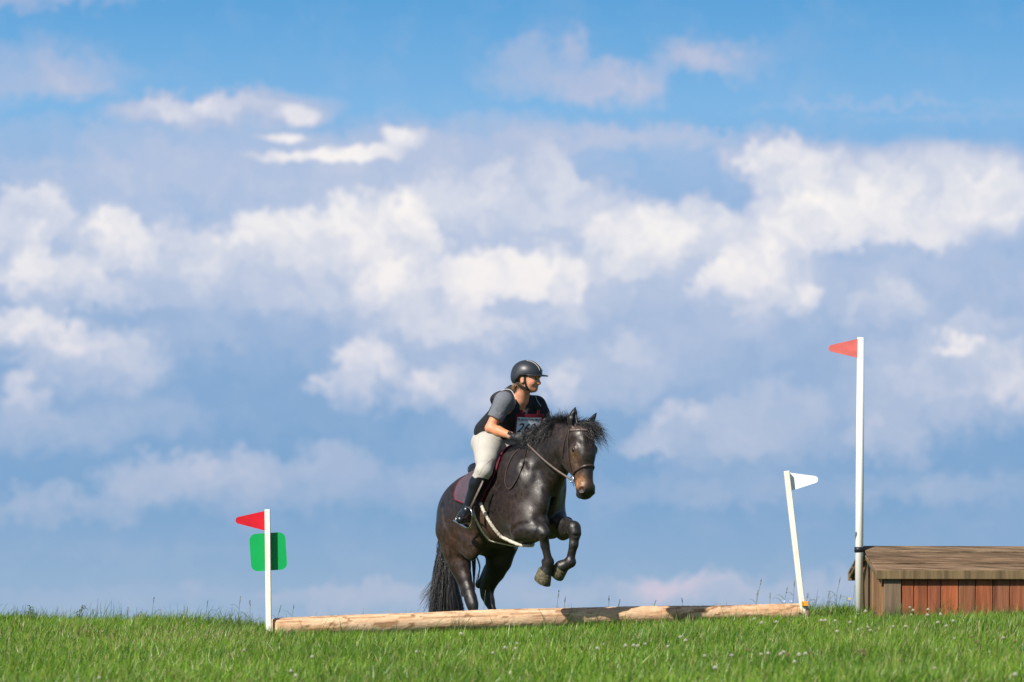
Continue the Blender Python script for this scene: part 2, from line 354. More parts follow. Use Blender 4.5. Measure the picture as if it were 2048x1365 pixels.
# ---- signed-distance modelling: one continuous skin out of many soft-blended volumes
class Field:
    def __init__(s, lo, hi, h):
        s.lo = V(lo, float) if False else np.asarray(lo, float); s.h = h
        s.n = np.ceil((np.asarray(hi) - s.lo) / h).astype(int) + 1
        s.F = np.full(s.n, 1.0, np.float32)
    def _win(s, lo, hi):
        a = np.clip(np.floor((lo - s.lo) / s.h).astype(int), 0, s.n); c = np.clip(np.ceil((hi - s.lo) / s.h).astype(int) + 1, 0, s.n)
        if (c <= a).any(): return None
        g_ = [s.lo[i] + s.h * np.arange(a[i], c[i], dtype=np.float32) for i in range(3)]
        X = np.stack(np.meshgrid(*g_, indexing='ij'), -1).astype(np.float32)
        return tuple(slice(a[i], c[i]) for i in range(3)), X
    def put(s, lo, hi, fn, k, mode):
        w = s._win(np.asarray(lo) - k - 3 * s.h, np.asarray(hi) + k + 3 * s.h)
        if w is None: return
        sl_, X = w; d = fn(X); A = s.F[sl_]
        if mode == 'sub': d = -d; A2 = -A; 
        if mode == 'add':
            h = np.clip(k - np.abs(A - d), 0, None) / max(k, 1e-6); s.F[sl_] = np.minimum(A, d) - h * h * k * .25
        elif mode == 'sub':
            h = np.clip(k - np.abs(A - d), 0, None) / max(k, 1e-6); s.F[sl_] = np.maximum(A, d) + h * h * k * .25
    def cone(s, a, c, ra, rb, k=.03, lat=None, flat=1.0, mode='add'):
        a = np.asarray(a, float); c = np.asarray(c, float)
        if lat is not None: lat = unit(lat)
        R = max(ra, rb) * max(1, flat)
        lo = np.minimum(a, c) - R; hi = np.maximum(a, c) + R
        def fn(X):
            p = X - a; ba = c - a
            if lat is not None:
                p = p + (p @ lat)[..., None] * lat * (1 / flat - 1); ba = ba + (ba @ lat) * lat * (1 / flat - 1)
            h = np.clip(p @ ba / (ba @ ba + 1e-12), 0, 1)
            d = np.linalg.norm(p - h[..., None] * ba, axis=-1) - (ra + (rb - ra) * h)
            return (d * min(1, flat) if lat is not None else d).astype(np.float32)
        s.put(lo, hi, fn, k, mode)
    def ell(s, c, axes, r_, k=.04, mode='add'):
        c = np.asarray(c, float); A = np.asarray(axes, float); r_ = np.asarray(r_, float)
        ext = np.sqrt(((A * r_[:, None]) ** 2).sum(0))
        def fn(X):
            q = (X - c) @ A.T; k0 = np.linalg.norm(q / r_, axis=-1); k1 = np.linalg.norm(q / r_ ** 2, axis=-1) + 1e-9
            return (k0 * (k0 - 1) / k1).astype(np.float32)
        s.put(c - ext, c + ext, fn, k, mode)
    def half(s, p, n_, k=.0):
        """remove everything on the side n_ points to"""
        p = np.asarray(p, float); n_ = unit(n_)
        sl_, X = s._win(s.lo - s.h, s.lo + s.n * s.h)
        d = ((X - p) @ n_).astype(np.float32); s.F = np.maximum(s.F, d)
    def nets(s, smooth=1):
        F = s.F; F[0] = F[-1] = 1; F[:, 0] = F[:, -1] = 1; F[:, :, 0] = F[:, :, -1] = 1
        I = F < 0
        c = np.zeros(tuple(x - 1 for x in F.shape), np.int8)
        for dx in (0, 1):
            for dy in (0, 1):
                for dz in (0, 1): c += I[dx:F.shape[0] - 1 + dx, dy:F.shape[1] - 1 + dy, dz:F.shape[2] - 1 + dz]
        act = (c > 0) & (c < 8); ids = np.full(act.shape, -1, np.int64); cell = np.argwhere(act); ids[act] = np.arange(len(cell))
        acc = np.zeros((len(cell), 3)); cnt = np.zeros(len(cell))
        corners = [(0, 0, 0), (1, 0, 0), (0, 1, 0), (1, 1, 0), (0, 0, 1), (1, 0, 1), (0, 1, 1), (1, 1, 1)]
        vals = {k: F[cell[:, 0] + k[0], cell[:, 1] + k[1], cell[:, 2] + k[2]] for k in corners}
        for k in corners:
            for ax in range(3):
                if k[ax]: continue
                k2 = tuple(1 if i == ax else k[i] for i in range(3)); A, B = vals[k], vals[k2]
                m = (A < 0) != (B < 0); t = np.where(m, A / np.where(m, A - B, 1), 0)
                p = np.tile(np.asarray(k, float), (len(cell), 1)); p[:, ax] += t
                acc[m] += p[m]; cnt += m
        v = s.lo + s.h * (cell + acc / cnt[:, None])
        Q = []
        for ax in range(3):
            o1, o2 = [(1, 2), (2, 0), (0, 1)][ax]
            a = I.take(range(F.shape[ax] - 1), ax); b2 = I.take(range(1, F.shape[ax]), ax)
            for sgn, M in ((1, a & ~b2), (-1, ~a & b2)):
                e = np.argwhere(M); e = e[(e[:, o1] > 0) & (e[:, o2] > 0)]
                d1_ = np.zeros(3, int); d1_[o1] = 1; d2_ = np.zeros(3, int); d2_[o2] = 1
                qd = [ids[tuple((e - x).T)] for x in (d1_ + d2_, d2_, 0 * d1_, d1_)]
                qd = np.stack(qd, -1)
                if sgn < 0: qd = qd[:, ::-1]
                Q.append(qd)
        Q = np.vstack(Q); Q = Q[(Q >= 0).all(1)]
        for _ in range(smooth):
            nb = np.zeros_like(v); c_ = np.zeros(len(v))
            for i in range(4):
                j = (i + 1) % 4
                np.add.at(nb, Q[:, i], v[Q[:, j]]); np.add.at(nb, Q[:, j], v[Q[:, i]])
                np.add.at(c_, Q[:, i], 1); np.add.at(c_, Q[:, j], 1)
            v = .5 * v + .5 * nb / c_[:, None]
        return v, [Q]


def bvh(v, f):
    polys = [tuple(int(i) for i in p) for x in f for p in x]
    return BVHTree.FromPolygons([tuple(p) for p in v.tolist()], polys)


# ------------------------------------------------------------------ materials
def mat(name, col=(.5, .5, .5), rough=.6, spec=.5, metal=0, noise=None, attr=None, bump=None, trans=0, coat=0, sheen=0):
    """noise=(scale, amount, (sx,sy,sz)) mottles the colour; bump=(scale, strength, stretch)"""
    m = bpy.data.materials.new(name); m.use_nodes = True; t = m.node_tree; nb = NB(t)
    pr = t.nodes['Principled BSDF']; pr.inputs['Roughness'].default_value = rough; pr.inputs['Metallic'].default_value = metal
    pr.inputs['Specular IOR Level'].default_value = spec; pr.inputs['Coat Weight'].default_value = coat
    pr.inputs['Sheen Weight'].default_value = sheen
    tcx = nb.n('ShaderNodeTexCoord'); src = None
    if attr:
        at = nb.n('ShaderNodeAttribute', attribute_name=attr); src = at.outputs['Color']
    if noise:
        mp = nb.n('ShaderNodeMapping'); nb.put(mp.inputs[0], tcx.outputs['Object']); mp.inputs['Scale'].default_value = noise[2] if len(noise) > 2 else (1, 1, 1)
        nz = nb.noise(mp.outputs[0], noise[0], 5, .6)
        f = nb.mr(nz.outputs[0], .3, .7, 1 - noise[1], 1 + noise[1], False)
        cc = nb.vm('MULTIPLY', src if src is not None else (*col,), f) if False else None
        cb = nb.n('ShaderNodeCombineXYZ')
        for i in range(3): nb.put(cb.inputs[i], f)
        src = nb.vm('MULTIPLY', src if src is not None else tuple(col), cb.outputs[0])
    if src is None: pr.inputs['Base Color'].default_value = (*col, 1)
    else: nb.put(pr.inputs['Base Color'], src)
    if bump:
        mp = nb.n('ShaderNodeMapping'); nb.put(mp.inputs[0], tcx.outputs['Object']); mp.inputs['Scale'].default_value = bump[2] if len(bump) > 2 else (1, 1, 1)
        bz = nb.noise(mp.outputs[0], bump[0], 4, .6); bp = nb.n('ShaderNodeBump'); bp.inputs['Strength'].default_value = bump[1]
        bp.inputs['Distance'].default_value = .01
        nb.put(bp.inputs['Height'], bz.outputs[0]); nb.put(pr.inputs['Normal'], bp.outputs[0])
    if trans:
        tr = nb.n('ShaderNodeBsdfTranslucent'); mx = nb.n('ShaderNodeMixShader'); mx.inputs[0].default_value = trans
        if src is None: tr.inputs[0].default_value = (*col, 1)
        else: nb.put(tr.inputs[0], src)
        t.links.new(pr.outputs[0], mx.inputs[1]); t.links.new(tr.outputs[0], mx.inputs[2])
        t.links.new(mx.outputs[0], t.nodes['Material Output'].inputs[0])
    return m

# ------------------------------------------------------------------ ground
def YL(X): return 31.3 + .395 * (np.asarray(X) + 1.9)


def sstep(x): x = np.clip(x, 0, 1); return x * x * (3 - 2 * x)


def G(X, Y):
    X = np.asarray(X, float); Y = np.asarray(Y, float)
    a = np.interp(X, [-6, -4.2, -1.9, .25, 2.4, 4, 8], [-.16, -.16, -.155, -.088, -.015, .02, .02])
    yl = np.clip(YL(X), 29.6, 33.6); yc = np.interp(X, [-6, -4, -1.9, 0, 1.2, 2.4, 3.2, 8], [34.5, 34, 33.0, 32.45, 32.8, 34, 36, 36.5])
    front = .042 * np.clip(yl - Y, 0, None); d = np.clip(Y - yc, 0, None)
    dr = .2 * d * d / (.35 + d) + front
    dr = 7 * (1 - np.exp(-dr / 7))
    lump = .012 * np.sin(2.1 * X + .7 * Y) * np.cos(1.3 * X - 1.9 * Y) + .007 * np.sin(5.3 * X + 4.1 * Y)
    far = sstep((np.hypot(X, Y - 30) - 15) / 30)
    return a + np.interp(X, [-2.5, -1, 2], [.035, .02, .02]) * np.clip(np.minimum(Y, yc) - yl, 0, None) - dr + lump * (1 - far)


def axis(lo, hi, c0, c1, h):
    a = list(np.arange(c0, c1, h)); st = h; x = c1
    while x < hi: a.append(x); st *= 1.18; x += st
    a.append(hi); st = h; x = c0; pre = []
    while x > lo: st *= 1.18; x -= st; pre.append(max(x, lo))
    return V(sorted(set(pre)) + a)


M = {}
M['soil'] = mat('turf_ground', (.05, .095, .018), .9, .1, noise=(3, .4), bump=(30, .6))
gx = axis(-3500, 3500, -7, 7, .12); gy = axis(-400, 6000, 22, 38, .12)
XX, YY = np.meshgrid(gx, gy, indexing='ij'); ZZ = G(XX, YY)
vv_ = np.stack([XX, YY, ZZ], -1).reshape(-1, 3); nx, ny = XX.shape
ii = (np.arange(nx - 1)[:, None] * ny + np.arange(ny - 1)[None]).ravel()
ground = mesh('ground', vv_, np.stack([ii, ii + ny, ii + ny + 1, ii + 1], -1), M['soil'], local=True)
tag(ground, kind='structure')


def hit(px, py, h=0.0):
    """point whose foot stands on the turf and whose top, h above it, is seen at px, py (near side of the crest)"""
    Y = np.arange(23, 36.5, .02); X = (px - CX) / FPX * Y; z = (CY - py) / FPX * Y
    e = G(X, Y) + h - z; k = np.argmax(e > 0) if (e > 0).any() else len(Y) - 1
    k = np.argmin(np.abs(e)) if not (e > 0).any() else k
    return X[k], Y[k]


# grass
A0 = P(545, 1259, 31.3); A1 = P(1612, 1223, 33.0)      # log axis
HX = V([math.cos(math.radians(7)), math.sin(math.radians(7)), 0]); HY = V([-HX[1], HX[0], 0])
HO = P(1752, 1158, 33.0)                                 # left end of the front eave
def grass(n, y0, y1, lmin, lmax, wid, name, matl, wide=1.1, seed=1, pref=None):
    rg = np.random.default_rng(seed)
    Y = np.sqrt(rg.uniform(y0 ** 2, y1 ** 2, n)); X = rg.uniform(-1, 1, n) * (.128 * Y + wide)
    ax = (A1 - A0)[:2]; L = np.linalg.norm(ax); ax = ax / L
    rel = np.stack([X, Y], -1) - A0[:2]; al = rel @ ax; pe = rel @ V([-ax[1], ax[0]])
    keep = ~((al > -.02) & (al < L + .02) & (np.abs(pe) < .088))
    rel = np.stack([X, Y], -1) - HO[:2]; s_ = rel @ HX[:2]; t_ = rel @ HY[:2]
    keep &= ~((s_ > .06) & (t_ > .03) & (t_ < 1.1))
    yc = np.interp(X, [-6, -4, -1.9, 0, 1.2, 2.4, 3.2, 8], [34.5, 34, 33.0, 32.45, 32.8, 34, 36, 36.5])
    keep &= Y < yc + 1.3
    pat = .5 + .5 * np.sin(1.7 * X + 2.3 * Y + 1.5 * np.sin(1.1 * X - .7 * Y)) * np.sin(.9 * X - 2.9 * Y)
    X, Y, pat = X[keep], Y[keep], pat[keep]; n = len(X)
    rel_ = (np.stack([X, Y], -1) - A0[:2]) @ V([-ax[1], ax[0]]); al_ = (np.stack([X, Y], -1) - A0[:2]) @ ax
    ln = rg.uniform(lmin, lmax, n) * (.75 + .4 * pat) * np.where((rel_ < .05) & (al_ > -.1), np.clip(.36 + .64 * (-rel_ - .25) / .6, .36, 1), 1)
    ln = ln * np.where(rg.uniform(0, 1, n) < .05, rg.uniform(1.2, 1.7, n), 1)
    w = wid * rg.uniform(.6, 1.25, n)
    hd = rg.uniform(0, 2 * math.pi, n); lean = np.abs(rg.normal(.35, .28, n))
    dx, dy = np.cos(hd) * lean + .12, np.sin(hd) * lean
    fa = rg.uniform(0, math.pi, n); sx, sy = np.cos(fa) * w / 2, np.sin(fa) * w / 2 * .6
    z = G(X, Y) - .008
    dirn = unit(np.stack([dx, dy, np.ones(n)], -1))
    base = np.stack([X, Y, z], -1); mid_ = base + dirn * (ln * .5)[:, None]
    cv = rg.uniform(.1, .75, n) * ln
    tip = base + dirn * ln[:, None] + np.stack([dx * cv * .9, dy * cv * .9, -cv * .35 * lean], -1)
    sd = np.stack([sx, sy, 0 * sx], -1)
    v = np.stack([base - sd, base + sd, mid_ + sd * .85, mid_ - sd * .85, tip], 1).reshape(-1, 3)
    k = np.arange(n) * 5
    tri = np.concatenate([np.stack([k, k + 1, k + 2], -1), np.stack([k, k + 2, k + 3], -1), np.stack([k + 3, k + 2, k + 4], -1)])
    r1 = rg.uniform(0, 1, n); patch = np.exp(-(((X + 2.6) / .75) ** 2 + ((Y - 30.2) / 1.1) ** 2)) + .5 * np.exp(-(((X - 3.1) / .7) ** 2 + ((Y - 29.6) / .8) ** 2)) + .4 * np.exp(-(((X - .4) / .5) ** 2 + ((Y - 28.2) / .7) ** 2))
    dry = (rg.uniform(0, 1, n) < .03 + .06 * pat + .28 * patch) * 1.0
    # colour of the living blade, some yellow-green, a few straw ones
    c0 = V([.052, .155, .012]); c1_ = V([.24, .41, .036]); c2_ = V([.25, .31, .05]); c3 = V([.36, .31, .15])
    big = .5 + .5 * np.sin(.8 * X + 1.1 * Y) * np.cos(1.6 * X - .6 * Y)
    mx = np.clip(r1 ** 1.3 * 1.0 + .35 * big - .15, 0, 1)[:, None]
    c = c0 * (1 - mx) + c1_ * mx; yl = (rg.uniform(0, 1, n) < .14)[:, None]; c = np.where(yl, c2_, c); c = np.where(dry[:, None] > 0, c3, c)
    c = np.repeat(c, 5, 0)
    o = mesh(name, v, tri, matl, attrs={'tint': c}, local=True, smooth=False)
    return tag(o, kind='stuff')


M['blade'] = mat('grass_blade', attr='tint', rough=.4, spec=.5, trans=.4)
NG = 390000
gr = grass(NG, 23.2, 37.5, .05, .145, .0078, 'grass', M['blade'])
gr['label'] = 'short thick green turf covering the hill top in front of and around the jumps'; gr['category'] = 'grass'

def crest_grass():
    rg = np.random.default_rng(5); n = 2600; X = rg.uniform(-5.2, 5.2, n)
    X = X + .25 * np.sin(X * 7) * rg.uniform(0, 1, n)
    yc = np.interp(X, [-6, -4, -1.9, 0, 1.2, 2.4, 3.2, 8], [34.5, 34, 33.0, 32.45, 32.8, 34, 36, 36.5])
    Y = np.where((X > -1.9) & (X < 2.5), YL(X) + rg.uniform(-.16, .25, n), yc + rg.uniform(-1.0, .25, n)); Y = np.where(X > 2.85, rg.uniform(32.5, 32.98, n), Y)
    ax = unit((A1 - A0)[:2]); rel = np.stack([X, Y], -1) - A0[:2]; keep = np.abs(rel @ V([-ax[1], ax[0]])) > .085
    X, Y = X[keep], Y[keep]; n = len(X); mid_ = (X > -1.9) & (X < 2.3)
    ln = rg.uniform(.10, .24, n) * np.where(mid_, .85, 1) * (.75 + .35 * np.sin(X * 3.1) ** 2); z = G(X, Y) - .005; K = 7; t = np.linspace(0, 1, K)[None, :, None]
    a = rg.uniform(0, 6.28, n); le = rg.uniform(.1, .75, n); d = np.stack([np.cos(a) * le + .18, np.sin(a) * le * .6, np.ones(n)], -1); d = unit(d)
    p = np.stack([X, Y, z], -1)[:, None] + d[:, None] * ln[:, None, None] * t + V([1, 0, -.55]) * (ln * rg.uniform(-.15, .45, n))[:, None, None] * t ** 2.2
    v, f = strands(p, .0022 * (1 - .8 * t[..., 0] ** 1.5) * rg.uniform(.7, 1.5, (n, 1)))
    c = np.where(rg.uniform(0, 1, (n, 1)) < .25, V([.22, .24, .08]), V([.07, .14, .025])); c = c * rg.uniform(.7, 1.2, (n, 1))
    o = mesh('tall_grass', v, f, M['blade'], attrs={'tint': np.repeat(c, K * 3, 0)}, local=True); tag(o, kind='stuff')
    o['label'] = 'thin longer grass blades standing up along the crest and the log'; o['category'] = 'tall grass'
crest_grass()

# ------------------------------------------------------------------ log pole on the ground
def wood_attr(n): return rng.uniform(0, 1, n)


K, R_ = 260, 40
axl = unit(A1 - A0); L_ = np.linalg.norm(A1 - A0); side = unit(np.cross(axl, [0, 0, 1])); upn = np.cross(side, axl)
s_ = np.linspace(0, 1, K); an = np.linspace(0, 2 * math.pi, R_, endpoint=False)
SS, AN = np.meshgrid(s_, an, indexing='ij')
rad = .089 - .013 * SS + .0025 * np.sin(9 * SS + 2 * AN) + .002 * np.sin(23 * SS + 3 * AN) + .001 * rng.normal(size=SS.shape)
endr = np.minimum(1, np.sqrt(np.clip(1 - (1 - np.clip(np.minimum(SS, 1 - SS) * L_ / .02, 0, 1)) ** 2, 0, 1)) * .12 + .88)
rad *= endr
bend = .012 * np.sin(math.pi * s_ * 1.3)
cen = A0[None] + axl[None] * (s_ * L_)[:, None] + V([0, 0, 1])[None] * bend[:, None]
v = cen[:, None] + rad[..., None] * (np.cos(AN)[..., None] * side + np.sin(AN)[..., None] * upn)
# colour of the peeled wood: pale with orange streaks along the grain, knots
def vnoise(x, y, seed):
    rg = np.random.default_rng(seed); T = rg.uniform(0, 1, (64, 64))
    xi = np.floor(x).astype(int); yi = np.floor(y).astype(int); fx = sstep(x - xi); fy = sstep(y - yi)
    g_ = lambda a, b2: T[a % 64, b2 % 64]
    return (g_(xi, yi) * (1 - fx) + g_(xi + 1, yi) * fx) * (1 - fy) + (g_(xi, yi + 1) * (1 - fx) + g_(xi + 1, yi + 1) * fx) * fy
lx = SS * L_; an8 = AN / (2 * math.pi) * 16
f1 = vnoise(lx * 3, an8, 1); f2 = vnoise(lx * 9, an8 * 2 % 32, 2); f3 = vnoise(lx * 1.2, an8 * .5, 3)
pale = V([.70, .49, .31]); org = V([.54, .30, .16]); dk = V([.16, .09, .05]); gy_ = V([.50, .42, .34])
mixf = np.clip(1.5 * (f1 * .6 + f2 * .4) - .35, 0, 1)[..., None]
c = pale * (1 - mixf) + org * mixf; c = c * (1 - .5 * np.clip(f3 - .5, 0, 1)[..., None]) + gy_ * .5 * np.clip(f3 - .5, 0, 1)[..., None]
ck = (np.abs(vnoise(lx * 2.2, an8 * .9, 5) - .5) < .03)[..., None]; c = np.where(ck, dk * 2.0, c)
ck = (np.abs(vnoise(lx * 1.3 + 7, an8 * 1.6, 6) - .5) < .03)[..., None]; c = np.where(ck, org * .75, c)
for ks, ka, kr in [(.245, 3.9, .016), (.31, 4.3, .012), (.37, 3.5, .022), (.49, 3.8, .011), (.435, 4.0, .02), (.09, 3.6, .016), (.66, 3.7, .014), (.8, 3.9, .012), (.575, 3.4, .013), (.16, 4.1, .012)]:
    dd = np.sqrt(((SS - ks) * L_ / 1.6) ** 2 + ((((AN - ka + math.pi) % (2 * math.pi)) - math.pi) * .075) ** 2)
    c = np.where((dd < kr * 1.5)[..., None], c * .75 + org * .1, c); c = np.where((dd < kr * .6)[..., None], dk, c)
v = v.reshape(-1, 3); c = c.reshape(-1, 3)
k0 = (np.arange(K - 1)[:, None] * R_ + np.arange(R_)[None]).ravel(); k1 = (np.arange(K - 1)[:, None] * R_ + (np.arange(R_)[None] + 1) % R_).ravel()
q_ = np.stack([k0, k1, k1 + R_, k0 + R_], -1)
v = np.vstack([v, cen[0] - axl * .002, cen[-1] + axl * .002]); c = np.vstack([c, [.6, .45, .32], [.6, .45, .32]])
tt = V([[len(v) - 2, (j + 1) % R_, j] for j in range(R_)] + [[len(v) - 1, (K - 1) * R_ + j, (K - 1) * R_ + (j + 1) % R_] for j in range(R_)])
M['log'] = mat('peeled_log', attr='tint', rough=.75, spec=.2, noise=(14, .22, (1, 1, 6)), bump=(60, .5, (.3, 1, 1)))
logo = mesh('log_pole', v, [q_, tt], M['log'], attrs={'tint': c})
tag(logo, 'long peeled pale timber pole lying in the grass under the jumping horse', 'log')

# ------------------------------------------------------------------ posts with flags
M['post'] = mat('white_painted_post', (.78, .74, .65), .55, .3, noise=(7, .16, (1, 1, .3)), bump=(60, .25, (1, 1, .1)))
M['pvc'] = mat('white_pole', (.80, .80, .76), .4, .4, noise=(6, .05, (1, 1, .15)))
M['red'] = mat('red_flag', (.52, .006, .016), .4, .4, noise=(12, .12))
M['pink'] = mat('faded_red_flag', (.78, .19, .17), .45, .4, noise=(14, .12), trans=.25)
M['white'] = mat('white_flag', (.85, .87, .88), .4, .4, noise=(14, .03))
M['green'] = mat('green_sign', (.0, .31, .072), .4, .4, noise=(10, .04))
M['strap'] = mat('black_strap', (.012, .013, .02), .5, .4)
M['orange'] = mat('orange_clip', (.70, .30, .02), .5, .4)


def post(a, c2, hw, hd, m_, name='post', parent=None, twist=0):
    ax = unit(c2 - a); L = np.linalg.norm(c2 - a)
    n1 = unit(np.cross([0, 1, 0], ax)); n2 = np.cross(ax, n1)
    t1 = n1 * math.cos(twist) + n2 * math.sin(twist); t2 = np.cross(ax, t1)
    return mesh(name, *box((a + c2) / 2, t1, t2, ax, hw, hd, L / 2, .004), m_, parent, smooth=False)


def plate(pts, th, m_, name, parent, nrm=(0, -1, 0)):
    p = V(pts); n_ = unit(nrm) * th / 2; k = len(p)
    vs = np.vstack([p + n_, p - n_, p + n_, p - n_]); qs = V([[2 * k + i, 2 * k + (i + 1) % k, 3 * k + (i + 1) % k, 3 * k + i] for i in range(k)])
    cA, cB = p.mean(0) + n_, p.mean(0) - n_
    vs = np.vstack([vs, cA, cB]); ts = V([[4 * k, i, (i + 1) % k] for i in range(k)] + [[4 * k + 1, k + (i + 1) % k, k + i] for i in range(k)])
    return mesh(name, vs, [qs, ts], m_, parent, smooth=False)


def pennant(base_top, base_bot, tip, Y, dy=0.0, r=7, tipdy=0.0):
    """rounded triangular pennant outline given in photo pixels, hanging at depth Y"""
    bt, bb, tp = V(base_top, float), V(base_bot, float), V(tip, float)
    d = unit(tp - (bt + bb) / 2); c = tp - d * r; n_ = V([-d[1], d[0]])
    if (bt - bb) @ n_ < 0: n_ = -n_
    pts = [bb, bt] + [c + r * (math.cos(t) * n_ + math.sin(t) * d) for t in np.linspace(.25, math.pi - .25, 9)]
    out_ = []
    for p in pts:
        f = np.clip((p - (bt + bb) / 2) @ d / np.linalg.norm(tp - bt), 0, 1)
        out_.append(P(p[0], p[1], Y + dy + tipdy * f))
    return out_


# red flag with the green number plate behind it
Y0 = 31.22; b0, t0 = P(538, 1276, Y0), P(535, 1019.5, Y0)
r0 = empty('flag_post', (b0[0], b0[1], G(b0[0], b0[1])), 'white square stake at the left log end carrying a red pennant and green square sign', 'flag post', 'flag posts marking the jumps')
post(b0 - V([0, 0, .1]), t0, .0215, .0205, M['post'], 'post', r0, .0)
plate(pennant((531, 1022), (531, 1062), (471, 1041), Y0, .03), .004, M['red'], 'pennant', r0)
rr, ptsq = 13, []
cen_ = V([536.5, 1104]); hx, hy = 36, 37.5; an_ = math.radians(-3.5)
for (sx_, sy_, a0_) in ((1, 1, 0), (-1, 1, 90), (-1, -1, 180), (1, -1, 270)):
    for t in np.linspace(0, 90, 7):
        a = math.radians(a0_ + t); p = V([sx_ * (hx - rr) + rr * math.cos(a), sy_ * (hy - rr) + rr * math.sin(a)])
        p = V([p[0] * math.cos(an_) - p[1] * math.sin(an_) * 1.0, p[0] * math.sin(an_) + p[1] * math.cos(an_)]); ptsq.append(cen_ + p)
plate([P(p[0], p[1], Y0 + .050) for p in ptsq][::-1], .004, M['green'], 'number_sign', r0)
# white flag, leaning
Y1 = 32.93; b1, t1 = P(1608, 1212, Y1), P(1573, 942.5, Y1)
r1_ = empty('flag_post', (b1[0], b1[1], G(b1[0], b1[1])), 'leaning white stake with a white pennant at the right end of the log', 'flag post', 'flag posts marking the jumps')
post(b1 - V([0, 0, .12]), t1, .0215, .0205, M['post'], 'post', r1_, .15)
plate(pennant((1573, 945), (1579, 983), (1636, 959), Y1, .038), .004, M['white'], 'pennant', r1_)
mesh('orange_clip', *box(P(1610, 1208, Y1 - .03), (1, 0, 0), (0, 1, 0), (0, 0, 1), .027, .014, .02, .003), M['orange'], r1_, smooth=False)
# tall pole of the house jump
Y2 = 33.42; b2_, t2_ = P(1717.5, 1222, Y2), P(1721.5, 675.5, Y2)
r2 = empty('flag_post', (b2_[0], b2_[1], G(b2_[0], b2_[1])), 'tall round white pole with a faded salmon pennant strapped to the wooden house jump', 'flag post', 'flag posts marking the jumps')
mesh('post', *tube([b2_ - V([0, 0, .15]), b2_ * .5 + t2_ * .5, t2_], [.034, .033, .029], 20), M['pvc'], r2)
plate(pennant((1716, 678), (1715, 716), (1657, 697), Y2, -.012, tipdy=-.02), .004, M['pink'], 'pennant', r2)
mesh('strap', *tube([P(1717.5, 1105, Y2), P(1717.7, 1094.5, Y2)], .0375, 20), M['strap'], r2)

# ------------------------------------------------------------------ wooden house jump
def HP(s, t, z): return HO * V([1, 1, 0]) + HX * s + HY * t + V([0, 0, z])


house = empty('house_jump', HP(.05, .05, float(G(*HP(.05, .05, 0)[:2]))), 'low wooden house shaped jump with weathered roof boards and reddish brown plank walls', 'horse jump')
M['board'] = mat('stained_board', attr='tint', rough=.7, spec=.25, noise=(14, .45, (1.4, 1.4, .10)), bump=(50, .5, (1, 1, .08)))
M['roofb'] = mat('weathered_roof_board', attr='tint', rough=.85, spec=.15, noise=(16, .75, (.16, 1.6, 1.6)), bump=(60, 1.0, (.1, 1, 1)))
ze, zr, zb = .4125, .6165, .338; DT = 1.1; LEN = 3.4
def boards(lst, name, m_, parent):
    vs, fs, cs = [], [], []
    for (c, ax, ay, az_, sx, sy, sz, col) in lst:
        v, f = box(c, ax, ay, az_, sx, sy, sz, .004); vs.append((v, f)); cs.append(np.tile(V(col), (len(v), 1)))
    v, f = join(vs)
    return mesh(name, v, f, m_, parent, smooth=False, attrs={'tint': np.vstack(cs)})
slope = V([0, 0, zr - ze]) + HY * (DT / 2); sl_n = unit(slope); up_n = np.cross(HX, sl_n)
lst = []; LS = np.linalg.norm(slope)
rcol = [(.175, .118, .075), (.16, .105, .064), (.125, .084, .053), (.165, .115, .072)]
for side_ in (0, 1):
    for k in range(4):
        if side_ == 0: o_ = HP(LEN / 2, 0, ze); d = sl_n; n_ = up_n
        else: o_ = HP(LEN / 2, DT, ze); d = unit(V([0, 0, zr - ze]) - HY * (DT / 2)); n_ = np.cross(d, HX)
        w = LS / 4; tl = .012
        d2 = unit(d + n_ * tl * .0); c = o_ + d * (w * (k + .5)) + n_ * (-.012 + (.007 if k % 2 else 0))
        lst.append((c, HX, d2, np.cross(HX, d2), LEN / 2 + rng.uniform(-.004, .004), w / 2 - .0045, .012, V(rcol[k]) * rng.uniform(.9, 1.1)))
boards(lst, 'roof', M['roofb'], house)
rl = [(HP(LEN / 2, 0 - .014, (ze + zb) / 2 - .004), HX, HY, (0, 0, 1), LEN / 2 + .002, .012, (ze - zb) / 2, (.15, .105, .055)),
      (HP(LEN / 2, DT + .014, (ze + zb) / 2 - .004), HX, HY, (0, 0, 1), LEN / 2 + .002, .012, (ze - zb) / 2, (.15, .12, .08))]
boards(rl, 'fascia', M['board'], house)
# barge rafters under the left gable
bl = []
for (c0, c1x) in ((HP(.012, .02, ze - .045), HP(.012, DT / 2, zr - .05)), (HP(.012, DT - .02, ze - .045), HP(.012, DT / 2, zr - .05))):
    d = unit(c1x - c0); bl.append(((c0 + c1x) / 2, HX, d, np.cross(HX, d), .011, np.linalg.norm(c1x - c0) / 2, .017, (.12, .09, .055)))
boards(bl, 'barge_board', M['board'], house)
zg = -.12
el_ = []                                       # gable wall of vertical boards
tcol = [(.21, .115, .055), (.17, .095, .048), (.20, .12, .06), (.16, .10, .055), (.19, .11, .05), (.17, .1, .05)]
tb = [.03, .20, .375, .55, .725, .90, 1.07]
for k in range(6):
    a, c = tb[k] + .004, tb[k + 1] - .004; m_ = (a + c) / 2; zt = ze + (zr - ze) * (1 - abs(m_ - DT / 2) / (DT / 2)) - .05 - .02
    el_.append((HP(.067, m_, (zt + zg) / 2), HY, HX, (0, 0, 1), (c - a) / 2, .011, (zt - zg) / 2, tcol[k]))
boards(el_, 'gable_wall', M['board'], house)
fl = []; edges = [1804, 1829, 1856, 1883, 1918, 1952, 1987, 2021, 2054, 2086]
fcol = [(.25, .080, .036), (.26, .082, .036), (.225, .072, .036), (.31, .088, .036), (.20, .08, .04), (.27, .084, .036), (.20, .08, .042), (.225, .078, .038), (.21, .078, .04)]
